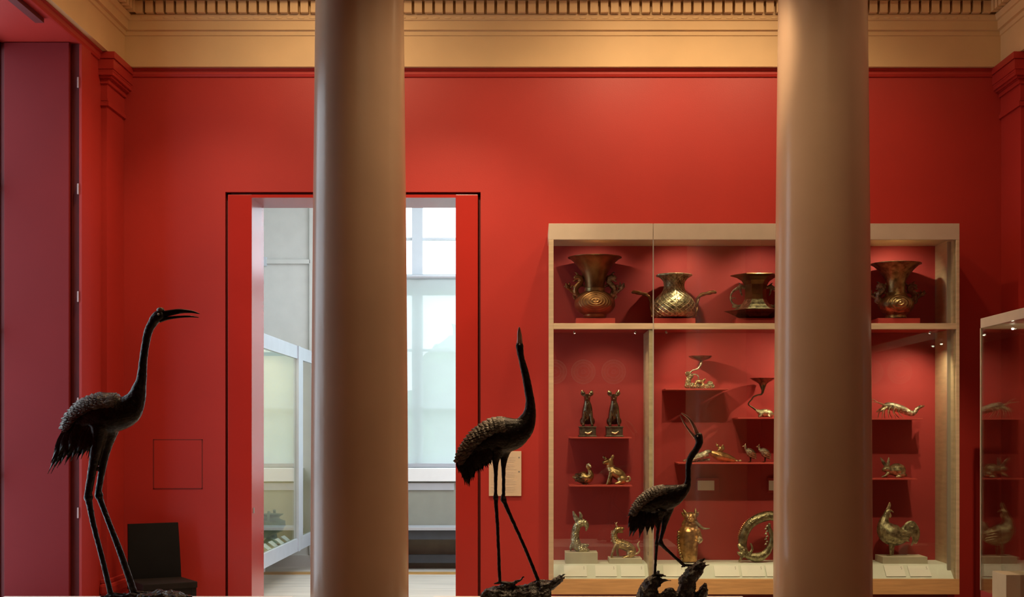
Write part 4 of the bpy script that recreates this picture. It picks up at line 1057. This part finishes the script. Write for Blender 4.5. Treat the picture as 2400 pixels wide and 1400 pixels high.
for i in range(11):
    u = i / 10; SB(Pq, dz).E(1590 - 3 * math.sin(u * 2.2) + 10 * u * u, 1250 + 62 * u, -9, 4.2, 4, 3.2).build('scute', M['goldbronze'], t)
# coiled dragon
t, Pq, dz = statuette('coiled_dragon', (1776, 1322), 'ring-shaped coiled bronze dragon half hidden by the right column', 9.78, ZD)
b = SB(Pq, dz)
b.T([(1748, 1302, 8, -3), (1741, 1284, 10, 0), (1742, 1262, 11), (1751, 1241, 11.5), (1767, 1225, 11.5), (1788, 1216, 11.5), (1808, 1213, 11), (1824, 1219, 10), (1834, 1232, 8), (1838, 1248, 5), (1838, 1262, 2)], n=12, k=5)
b.T([(1744, 1300, 8, 0), (1757, 1307, 9.5, -2), (1776, 1310, 11.5, -2), (1794, 1301, 9.5), (1805, 1283, 7.5), (1809, 1264, 6), (1806, 1250, 5.5), (1802, 1240, 5), (1804, 1230, 3)], n=12, k=5)
b.T([(1746, 1296, 9, -4), (1737, 1289, 7, -6), (1728, 1279, 2.5, -6)]); b.T([(1744, 1303, 8, -5), (1734, 1302, 5, -7), (1727, 1296, 2, -7)]); b.T([(1741, 1303, 4, -8), (1734, 1313, 3, -10), (1730, 1320, 2, -11)])
b.T([(1756, 1300, 4, -8), (1762, 1290, 3, -8), (1758, 1276, 2, -8)])
b.fuse(0.004, 1, bump=(0.0016, 130)); b.flat(ZD); bo = b.build('body', M['coil'], t)
m = SB(Pq, dz); cc = catmull([(1736, 1284), (1730, 1262), (1740, 1236), (1759, 1217), (1785, 1204.5), (1810, 1202), (1828, 1209)], 6)
for i, (a, b_) in enumerate(cc):
    dx_, dy_ = a - 1785, b_ - 1262; L = math.hypot(dx_, dy_)
    m.T([(a - dx_ / L * 3, b_ - dy_ / L * 3, 3), (a + dx_ / L * 1.5, b_ + dy_ / L * 1.5, 0.8)], n=5, k=1)
m.build('spines', M['brownbronze'], t)
SB(Pq, dz).E(1742, 1292, -12, 2.4, 2.4, 2.4).build('eye', M['brass'], bo)
m = SB(Pq, dz)
for i in range(8): m.T([(1798 - (i % 2) * 3, 1236 + i * 6, 3, -4), (1794 - (i % 2) * 3, 1238 + i * 6, 1, -6)], n=5, k=1)
m.build('belly_fins', M['greybronze'], t)
# lobster
t, Pq, dz = statuette('lobster', (2105, 981), 'bronze lobster with long feelers on the shelf right of the column', YA, S['lobster'])
b = SB(Pq, dz)
b.T([(2068, 953, 3), (2078, 951, 8), (2092, 953, 10), (2106, 957, 10), (2120, 962, 9), (2132, 968, 8), (2142, 968, 6), (2149, 959, 5), (2160, 951, 3)], kb=0.8)
b.fuse(0.0036, 1, bump=(0.0025, 150)); bo = b.build('body', M['greybronze'], t)
for s in (-1, 1):
    SB(Pq, dz).T([(2074, 950, 1.6, 4 * s), (2062, 945, 1.2, 6 * s), (2050, 940 - 3 * s, 0.9, 10 * s), (2040, 938 - 4 * s, 0.5, 14 * s)], n=6).build('feeler', M['brass'], t)
    for i in range(4):
        x_ = 2076 + i * 12
        SB(Pq, dz).T([(x_, 958 + i, 2, 6 * s), (x_ - 5, 954 + i, 1.7, 13 * s), (x_ - 11, 966, 1.4, 17 * s), (x_ - 14 + i * 5, 980.5, 0.7, 18 * s)], n=6).build('leg', M['greenbronze'], t)
    SB(Pq, dz).T([(2078, 954, 2.4, 8 * s), (2066, 960, 3, 15 * s), (2058, 966, 1, 17 * s)], n=7, kb=0.6).build('claw', M['greenbronze'], t)
m = MB()
for i in range(5):
    a = Pq.p(2146, 961); a.z += dz
    m.feather(a, a + Vector((0.055, (i - 2) * 0.02, 0.03 + 0.004 * (i % 2))), 0.012, (0, 0.2, 1), 0.1, 0.001, 4, False)
m.build('tail_fan', M['greenbronze'], t)
# rabbit
t, Pq, dz = statuette('rabbit', (2092, 1122), 'bronze rabbit with upright ears on the shelf above the rooster', YA, S['rabbit'])
b = SB(Pq, dz)
b.T([(2118, 1112, 8), (2110, 1105, 15), (2099, 1103, 16), (2087, 1104, 11), (2078, 1101, 9, -3), (2071, 1103, 6, -5), (2067, 1105, 3.4, -6)])
b.E(2110, 1113, -9, 11, 6, 8); b.E(2110, 1113, 9, 11, 6, 8); b.T([(2108, 1119, 4, -11), (2096, 1120, 3, -13)], k=1); b.T([(2082, 1110, 5, -5), (2072, 1117, 3, -9), (2064, 1120, 2.4, -10)]); b.T([(2084, 1110, 5, 5), (2078, 1119, 3, 8)], k=1); b.E(2121, 1116, 0, 5, 5, 4)
b.fuse(0.0038, 2); b.flat(S['rabbit']); bo = b.build('body', M['greenbronze'], t)
SB(Pq, dz).T([(2077, 1096, 3.4, -2), (2070, 1086, 4, -3), (2062, 1074, 1, -4)], kb=0.5).build('ear', M['greybronze'], bo)
SB(Pq, dz).T([(2081, 1095, 3.4, 2), (2083, 1086, 4, 3), (2084, 1074, 1, 3)], kb=0.5).build('ear', M['greybronze'], bo)
SB(Pq, dz).E(2075, 1099, -11, 1.4, 1.2, 1.4).build('eye', M['ink'], bo)
# rooster
zb = Z(1306, YB)
t, Pq, dz = statuette('rooster', (2105, 1303), 'green-gold bronze rooster with arched tail on a wide block', 9.79, zb)
b = SB(Pq, dz)
b.T([(2128, 1250, 10), (2116, 1256, 18), (2100, 1256, 25), (2084, 1250, 26), (2075, 1238, 22), (2072, 1224, 13), (2076, 1211, 8.5), (2081, 1200, 7.5), (2085, 1194, 4)], kb=0.8)
b.T([(2116, 1258, 16), (2127, 1244, 16), (2138, 1240, 15), (2146, 1248, 11), (2148, 1262, 7), (2145, 1276, 3)], kb=0.4)
b.fuse(0.0042, 2, bump=(0.0014, 140)); bo = b.build('body', M['greenbronze'], t)
SB(Pq, dz).T([(2078, 1196, 2.5), (2083, 1190, 4), (2085, 1182, 3), (2085, 1178, 1)], kb=0.4).build('comb', M['brass'], bo)
SB(Pq, dz).T([(2084, 1204, 3, -2), (2086, 1210, 3, -3), (2085, 1214, 1.4, -3)], kb=0.6).build('wattle', M['brass'], bo)
SB(Pq, dz).T([(2086, 1197, 3), (2091, 1199, 2), (2094, 1202, 0.6)], k=2).build('beak', M['brass'], bo)
for i in range(9):
    u = i / 8
    for s in (-1, 1):
        SB(Pq, dz).T([(2118 + 3 * u, 1252 + 6 * u, 2.5, 4 * s), (2124 + 6 * u, 1240 + 12 * u - 10 * (1 - u), 2.6, 5 * s), (2136 + 4 * (1 - u), 1230 + 24 * u - 5 * (1 - u), 2.6, 4 * s), (2151 - 10 * u, 1244 + 20 * u, 2.2, 3 * s), (2150 - 14 * u, 1266 + 14 * u, 0.8, 2 * s)], n=6, k=4, kb=0.5).build('tail_feather', M['greenbronze'], t)
m = MB()
for i in range(24):
    a = Pq.p(2084 + (i % 6) * 7, 1240 + (i // 6) * 6 + (i % 6) * 1.5, -17); a.z += dz
    m.feather(a, a + Vector((0.028, 0.002, -0.010)), 0.008, (0, -1, 0.2), 0.05, 0.001, 3, False)
m.build('wing', M['greenbronze'], t)
for s, lx in ((-1, 2086), (1, 2094)):
    q = SB(Pq, dz); q.T([(lx, 1270, 7, 5 * s), (lx, 1282, 4, 5 * s), (lx, 1302, 2, 5 * s)], n=8)
    for dd in (-6, 0, 6): q.T([(lx, 1301, 1.6, 5 * s), (lx - 9, 1303, 0.9, 5 * s + dd)], n=5, k=1)
    q.build('leg', M['greenbronze'], t)

# ------------------------------------------------------------------ right-hand display case along the right wall
RX0 = 2.985; RY1 = 9.03; RY0 = 5.6
zt2 = Z(747, RY1); zh2 = Z(770, RY1)
rc = thing('display_case', ((RX0 + XR) / 2, (RY0 + RY1) / 2, 0), 'glass display case cut off by the right edge, running along the right wall', 'display case')
box('top_frame', RX0, XR - 0.005, RY0, RY1, zh2, zt2, M['header'], rc, bevel=0.003)
box('glass_pane', RX0, RX0 + 0.008, RY0, RY1 - 0.009, 0.46, zh2, M['glass'], rc)
box('glass_pane', RX0, XR - 0.01, RY1 - 0.008, RY1, 0.46, zh2, M['glass'], rc)
box('back_panel', XR - 0.02, XR - 0.005, RY0, RY1 - 0.01, 0.46, zh2, M['red_case'], rc)
box('base', RX0, XR - 0.005, RY0, RY1, 0.0, 0.46, M['red_case'], rc, bevel=0.003)
box('corner_strip', RX0 - 0.002, RX0 + 0.009, RY1 - 0.009, RY1 + 0.002, 0.46, zh2, M['header'], rc)
for (lx, ly, yy, ds) in ((3.05, 8.75, 776, 'nearer the corner pilaster'), (3.06, 8.5, 790, 'further from the corner pilaster')):
    z = zh2 - 0.02
    t = thing('case_spotlight', (lx + 0.05, ly, z), 'tiny glowing spotlight inside the right-hand case, ' + ds, 'spotlight', 'tiny spotlights in the right-hand case')
    MB().tube([(lx + 0.05, ly, zh2, 0.007), (lx + 0.05, ly, z, 0.009)], n=10, k=1).build('housing', M['lampbody'], t)
    MB().ell((lx + 0.05, ly, z - 0.004), (0.009, 0.009, 0.007), 10, 6).build('lens', M['lampglow'], t)
o = box('cream_block', X(2358, 8.3), X(2358, 8.3) + 0.28, 8.3, 8.55, 0.46, Z(1348, 8.3), M['caseback'], bevel=0.003)
tag(o, 'cream block at the bottom right corner inside the right-hand case', 'block')

# ------------------------------------------------------------------ next room beyond the doorway
YW = 15.30; FX0, FX1 = -3.3, 3.2; FZ = 4.7
struct(box('floor', FX0, FX1, DB, YW + 0.2, -0.12, 0.0, M['nextfloor']), 'worn wood floor of the next room')
struct(box('ceiling', FX0, FX1, DB, YW + 0.2, FZ, FZ + 0.12, M['farwall']), 'ceiling of the next room')
struct(box('wall_left', FX0 - 0.15, FX0, DB, YW + 0.2, 0, FZ, M['farwall']), 'grey-white left wall of the next room')
struct(MB().box(FX1, FX1 + 0.15, DB, 11.3, 0, FZ).box(FX1, FX1 + 0.15, 14.7, YW + 0.2, 0, FZ).box(FX1, FX1 + 0.15, 11.3, 14.7, 0, 0.8).box(FX1, FX1 + 0.15, 11.3, 14.7, 4.0, FZ).build('wall_right', M['farwall'], None, smooth=False, loc=(FX1, 13, 0)), 'grey-white right wall of the next room')
struct(box('wall_front', FX0, FX1, DB, DB + 0.012, HZ + 0.02, FZ, M['farwall']), 'grey-white wall over the doorway on the far side')
wx = [X(793, YW), X(1160, YW)]; w2 = [0.42, 2.18]
wz0, wz1 = Z(1097, YW), Z(468, YW)
m = MB().box(FX0, wx[0], YW, YW + 0.2, 0, FZ).box(wx[1], w2[0], YW, YW + 0.2, 0, FZ).box(w2[1], FX1, YW, YW + 0.2, 0, FZ)
for a in (wx, w2): m.box(a[0], a[1], YW, YW + 0.2, 0, wz0).box(a[0], a[1], YW, YW + 0.2, wz1, FZ)
fw = struct(m.build('wall_back', M['farwall'], None, smooth=False, loc=(0, YW, 0)), 'grey-white far wall with tall windows seen through the doorway')
# picture rail and corner trim on far wall
box('rail', X(622, YW), X(728, YW), YW - 0.03, YW, Z(619, YW), Z(609, YW), M['farwall'], fw, bevel=0.004)
box('rail_bracket', X(619, YW), X(626, YW), YW - 0.04, YW, Z(624, YW), Z(604, YW), M['winframe'], fw)
box('wall_strip', X(726, YW), X(737, YW), YW - 0.03, YW, 0.1, FZ, M['farwall'], fw)
box('skirting', FX0, FX1, YW - 0.025, YW, 0, 0.13, M['farwall'], fw)
def far_window(idx, a, label):
    t = thing('window_%d' % idx, ((a[0] + a[1]) / 2, YW, wz0), label, None); t['kind'] = 'structure'
    y0, y1 = YW + 0.09, YW + 0.15; xm = (a[0] + a[1]) / 2
    fr = 0.05
    MB().box(a[0], a[0] + fr, y0, y1, wz0, wz1).box(a[1] - fr, a[1], y0, y1, wz0, wz1).box(a[0], a[1], y0, y1, wz1 - fr, wz1).box(a[0], a[1], y0, y1, wz0, wz0 + fr).build('window_frame', M['winframe'], t, smooth=False)
    box('mullion', xm - 0.06, xm + 0.06, y0 - 0.01, y1, wz0, wz1, M['winframe'], t)
    zt_ = Z(648, YW)
    box('transom', a[0], a[1], y0 - 0.01, y1, zt_ - 0.05, zt_ + 0.03, M['winframe'], t)
    for s in ((a[0] + fr, xm - 0.06), (xm + 0.06, a[1] - fr)):
        for yy in (557, 820, 955):
            z = Z(yy, YW); box('glazing_bar', s[0], s[1], y0 + 0.01, y1 - 0.01, z - 0.014, z + 0.014, M['winframe'], t)
        box('casement_rail', s[0], s[1], y0 + 0.005, y1 - 0.005, Z(690, YW) , zt_ - 0.05, M['winframe'], t)
        zs = [wz0 + fr, Z(955, YW) - 0.014, Z(955, YW) + 0.014, Z(820, YW) - 0.014, Z(820, YW) + 0.014, Z(690, YW), zt_ + 0.03, Z(557, YW) - 0.014, Z(557, YW) + 0.014, wz1 - fr]
        for i in range(0, 10, 2):
            box('pane', s[0], s[1], y0 + 0.028, y0 + 0.033, zs[i], zs[i + 1], M['winglass'], t)
    box('window_sill', a[0] - 0.05, a[1] + 0.05, YW - 0.16, YW + 0.09, Z(1128, YW), wz0, M['sill'], t, bevel=0.006)
    b = thing('roller_blind', (xm, YW + 0.03, Z(1097, YW)), 'pale see-through roller blind over the window ' + ('seen through the doorway' if idx == 2 else 'hidden right of the doorway'), 'blind')
    box('fabric', a[0] + 0.02, a[1] - 0.02, YW + 0.028, YW + 0.030, Z(1090, YW), Z(650, YW), M['blind'], b)
    MB().tube([(a[0] + 0.01, YW + 0.03, Z(648, YW), 0.028), (a[1] - 0.01, YW + 0.03, Z(648, YW), 0.028)], n=12, k=1).build('roller', M['alu'], b)
    box('bottom_bar', a[0] + 0.02, a[1] - 0.02, YW + 0.018, YW + 0.040, Z(1096, YW), Z(1087, YW), M['alu'], b)
far_window(2, wx, 'tall bright window with pale bars seen through the doorway')
far_window(3, w2, 'unseen tall window added to brighten the next room')  # unseen window, added for more daylight in the next room
# radiator cover and slate bench under the window
t = thing('radiator_cover', (-1.2, YW - 0.1, 0), 'grey-green radiator cover under the window sill', 'radiator cover')
box('panel', X(790, YW), X(1165, YW), YW - 0.12, YW - 0.03, 0.35, Z(1130, YW) - 0.001, mat('radiator_paint', (0.30, 0.30, 0.25), 0.6, var=0.04), t)
box('rail', X(790, YW), X(1066, YW), YW - 0.135, YW - 0.12, Z(1148, YW), Z(1132, YW), M['alu'], t)
t = thing('bench', (-1.2, YW - 0.32, 0), 'dark slate bench under the window seen through the doorway', 'bench')
box('seat', X(780, YW), X(1180, YW), YW - 0.5, YW - 0.13, Z(1243, 14.85), Z(1236, 14.85), M['alu'], t, bevel=0.003)
box('apron', X(785, YW), X(1175, YW), YW - 0.46, YW - 0.43, Z(1265, 14.85), Z(1243, 14.85), M['bench'], t)
box('back_board', X(780, YW), X(1180, YW), YW - 0.16, YW - 0.125, 0.0, Z(1243, 14.85), mat('brown_board', (0.16, 0.13, 0.09), 0.6, var=0.1), t)
for q in (800, 930, 1165): box('leg', X(q, YW) - 0.02, X(q, YW) + 0.02, YW - 0.42, YW - 0.17, 0, Z(1243, 14.85), M['black'], t)
box('foot_rail', X(790, YW), X(1170, YW), YW - 0.30, YW - 0.24, 0.07, 0.16, M['bench'], t)
st_ = struct(box('trim_7', X(640, YW) , 0.3, YW - 0.85, YW - 0.62, 0.0, 0.006, M['woodstrip']), 'ochre wood strip in the floor before the bench')
# aluminium showcase on the left of the next room
ax = -2.34; ay0, ay1 = 10.75, 15.0; az0, az1 = 0.30, 2.38
t = thing('aluminium_showcase', (ax - 0.3, 13, 0), 'aluminium framed glass showcase seen through the doorway', 'display case')
y_post = 13.9
box('top_rail', ax - 0.03, ax, ay0, y_post - 0.002, az1 - 0.13, az1, M['alu'], t); box('top_rail', ax - 0.03, ax, y_post + 0.002, ay1, az1 - 0.13, az1, M['alu'], t)
box('bottom_rail', ax - 0.03, ax, ay0, y_post - 0.002, az0, az0 + 0.13, M['alu'], t); box('bottom_rail', ax - 0.03, ax, y_post + 0.002, ay1, az0, az0 + 0.13, M['alu'], t)
box('post', ax - 0.04, ax + 0.012, y_post - 0.10, y_post + 0.005, az0, az1, M['alu'], t); box('post', ax - 0.035, ax + 0.006, y_post + 0.01, y_post + 0.20, az0 + 0.13, az1 - 0.13, M['alu'], t)
box('post', ax - 0.04, ax, ay1 - 0.08, ay1, az0, az1, M['alu'], t); box('post', ax - 0.04, ax, ay0, ay0 + 0.05, az0, az1, M['alu'], t)
box('glass_pane', ax - 0.02, ax - 0.012, ay0 + 0.05, y_post - 0.1, az0 + 0.13, az1 - 0.13, M['glass'], t)
box('glass_pane', ax - 0.02, ax - 0.012, y_post + 0.2, ay1 - 0.08, az0 + 0.13, az1 - 0.13, M['glass'], t)
box('back_panel', ax - 0.75, ax - 0.70, ay0, ay1, az0, az1, M['caseback'], t)
box('end_panel', ax - 0.70, ax - 0.03, ay1 - 0.04, ay1, az0, az1, M['caseback'], t); box('end_panel', ax - 0.70, ax - 0.03, y_post - 0.06, y_post, az0 + 0.1, az1 - 0.1, M['caseback'], t); box('end_panel', ax - 0.70, ax - 0.03, ay0, ay0 + 0.04, az0, az1, M['caseback'], t)
box('floor_panel', ax - 0.70, ax - 0.03, ay0 + 0.04, ay1 - 0.04, az0, az0 + 0.10, M['caseback'], t); box('roof_panel', ax - 0.70, ax - 0.03, ay0 + 0.04, ay1 - 0.04, az1 - 0.05, az1, M['alu'], t)
sy = Z(1238, 13.6)
box('glass_shelf', ax - 0.60, ax - 0.06, 12.4, y_post - 0.1, sy - 0.01, sy, M['glass'], t)
for q in (12.5, 13.7): box('shelf_support', ax - 0.62, ax - 0.55, q, q + 0.02, az0 + 0.1, sy, M['alu'], t)
for q in (0.7,): box('foot', ax - 0.68, ax - 0.50, ay0 + 0.3, ay1 - 0.3, 0, az0, M['farwall'], t)
panel('showcase_fill', (ax - 0.33, 12.5, az1 - 0.07), 0.3, 2.4, 14, (1.0, 0.9, 0.7))  # unseen panel added to brighten the showcase interior
# urn in the showcase
uc = Vector((ax - 0.19, 13.42, 0)); z0 = az0 + 0.10
u = thing('bronze_urn', (uc.x, uc.y, z0), 'green bronze urn standing in the aluminium showcase', 'urn')
hh = (Z(1205, 13.42) - z0)
MB().lathe((uc.x, uc.y, z0), [(r_ * 0.8, z_) for r_, z_ in ((0.11, 0), (0.12, 0.02), (0.07, 0.06), (0.06, hh * 0.42), (0.14, hh * 0.5), (0.17, hh * 0.62), (0.165, hh * 0.78), (0.10, hh * 0.84), (0.09, hh * 0.9), (0.15, hh), (0.135, hh), (0.05, hh * 0.8))], 32).build('body', M['jade'], u)
for s in (-1, 1): MB().tube([(uc.x, uc.y + s * 0.12, z0 + hh * 0.7, 0.014), (uc.x, uc.y + s * 0.17, z0 + hh * 0.85, 0.014), (uc.x, uc.y + s * 0.14, z0 + hh * 1.1, 0.014)], n=8).build('handle', M['jade'], u)
box('urn_plinth', uc.x - 0.12, uc.x + 0.12, uc.y - 0.12, uc.y + 0.12, z0 - 0.001, z0 + 0.02, M['stoneblock'], u)
for i in range(4):
    y = 12.55 + i * 0.33; c = Vector((ax - 0.075, y, az0 + 0.15))
    o = MB().obox(c, (0.03, 0, -0.024), (0, 0.09, 0), (0.002, 0, 0.003)).build('label_card', M['card'], None, smooth=False, loc=c)
    tag(o, 'tilted label card in the aluminium showcase, %s from the door' % ('nearest', 'second', 'third', 'farthest')[i], 'card', 'label cards in the aluminium showcase')

# trees outside the far windows
for i, (x_, y_, z_, r_) in enumerate(((-3.6, 21, 2.2, 1.2), (-0.3, 22.5, 2.0, 1.3), (-2.2, 27, 1.2, 1.3))):
    t = thing('tree', (x_, y_, 0), ('leafy tree outside, left of the window bars', 'leafy tree outside, right of the window bars', 'low leafy tree outside behind the blind')[i], 'tree', 'trees outside the window')
    MB().ell((x_, y_, z_), (r_, r_, r_ * 0.9), 56, 36).noise(0.6, 0.9, i).noise(0.3, 2.5, i).noise(0.14, 7, i).build('crown', M['leaf'], t)
    MB().tube([(x_, y_, 0, 0.16), (x_, y_, z_, 0.10)], n=8, k=1).build('trunk', M['chairwood'], t)
struct(box('ground_outside', -14, 14, 15.6, 40, -0.3, -0.1, M['leaf']), 'grass outside the windows')

# patterned plates on the wall behind the viewer, seen as reflections in the case glass
for i, (xx, ds) in enumerate(((0.386, 'left'), (0.817, 'middle'), (1.274, 'right'))):
    t = thing('wall_plate', (xx, YF + 0.02, 2.42), 'pale patterned plate reflected in the left pane of the wide case, %s one' % ds, 'plate', 'plates on the wall behind the viewer')
    def disc(rr, th):
        m = MB().lathe((0, 0, 0), [(rr[0], 0), (rr[1], th), (rr[2], th), (rr[2] * 0.99, 0.0)], 48)
        m.v = [Vector((xx + v.x, YF + 0.005 + v.z, 2.42 + v.y)) for v in m.v]; return m
    disc((0.10, 0.17, 0.187), 0.03).build('dish', M['plate'], t)
    for r_ in (0.178, 0.135, 0.09, 0.03):
        MB().tube([(xx + r_ * math.cos(2 * PI * j / 40), YF + 0.035, 2.42 + r_ * math.sin(2 * PI * j / 40), 0.006) for j in range(41)], n=6, k=1).build('painted_ring', M['white'], t)
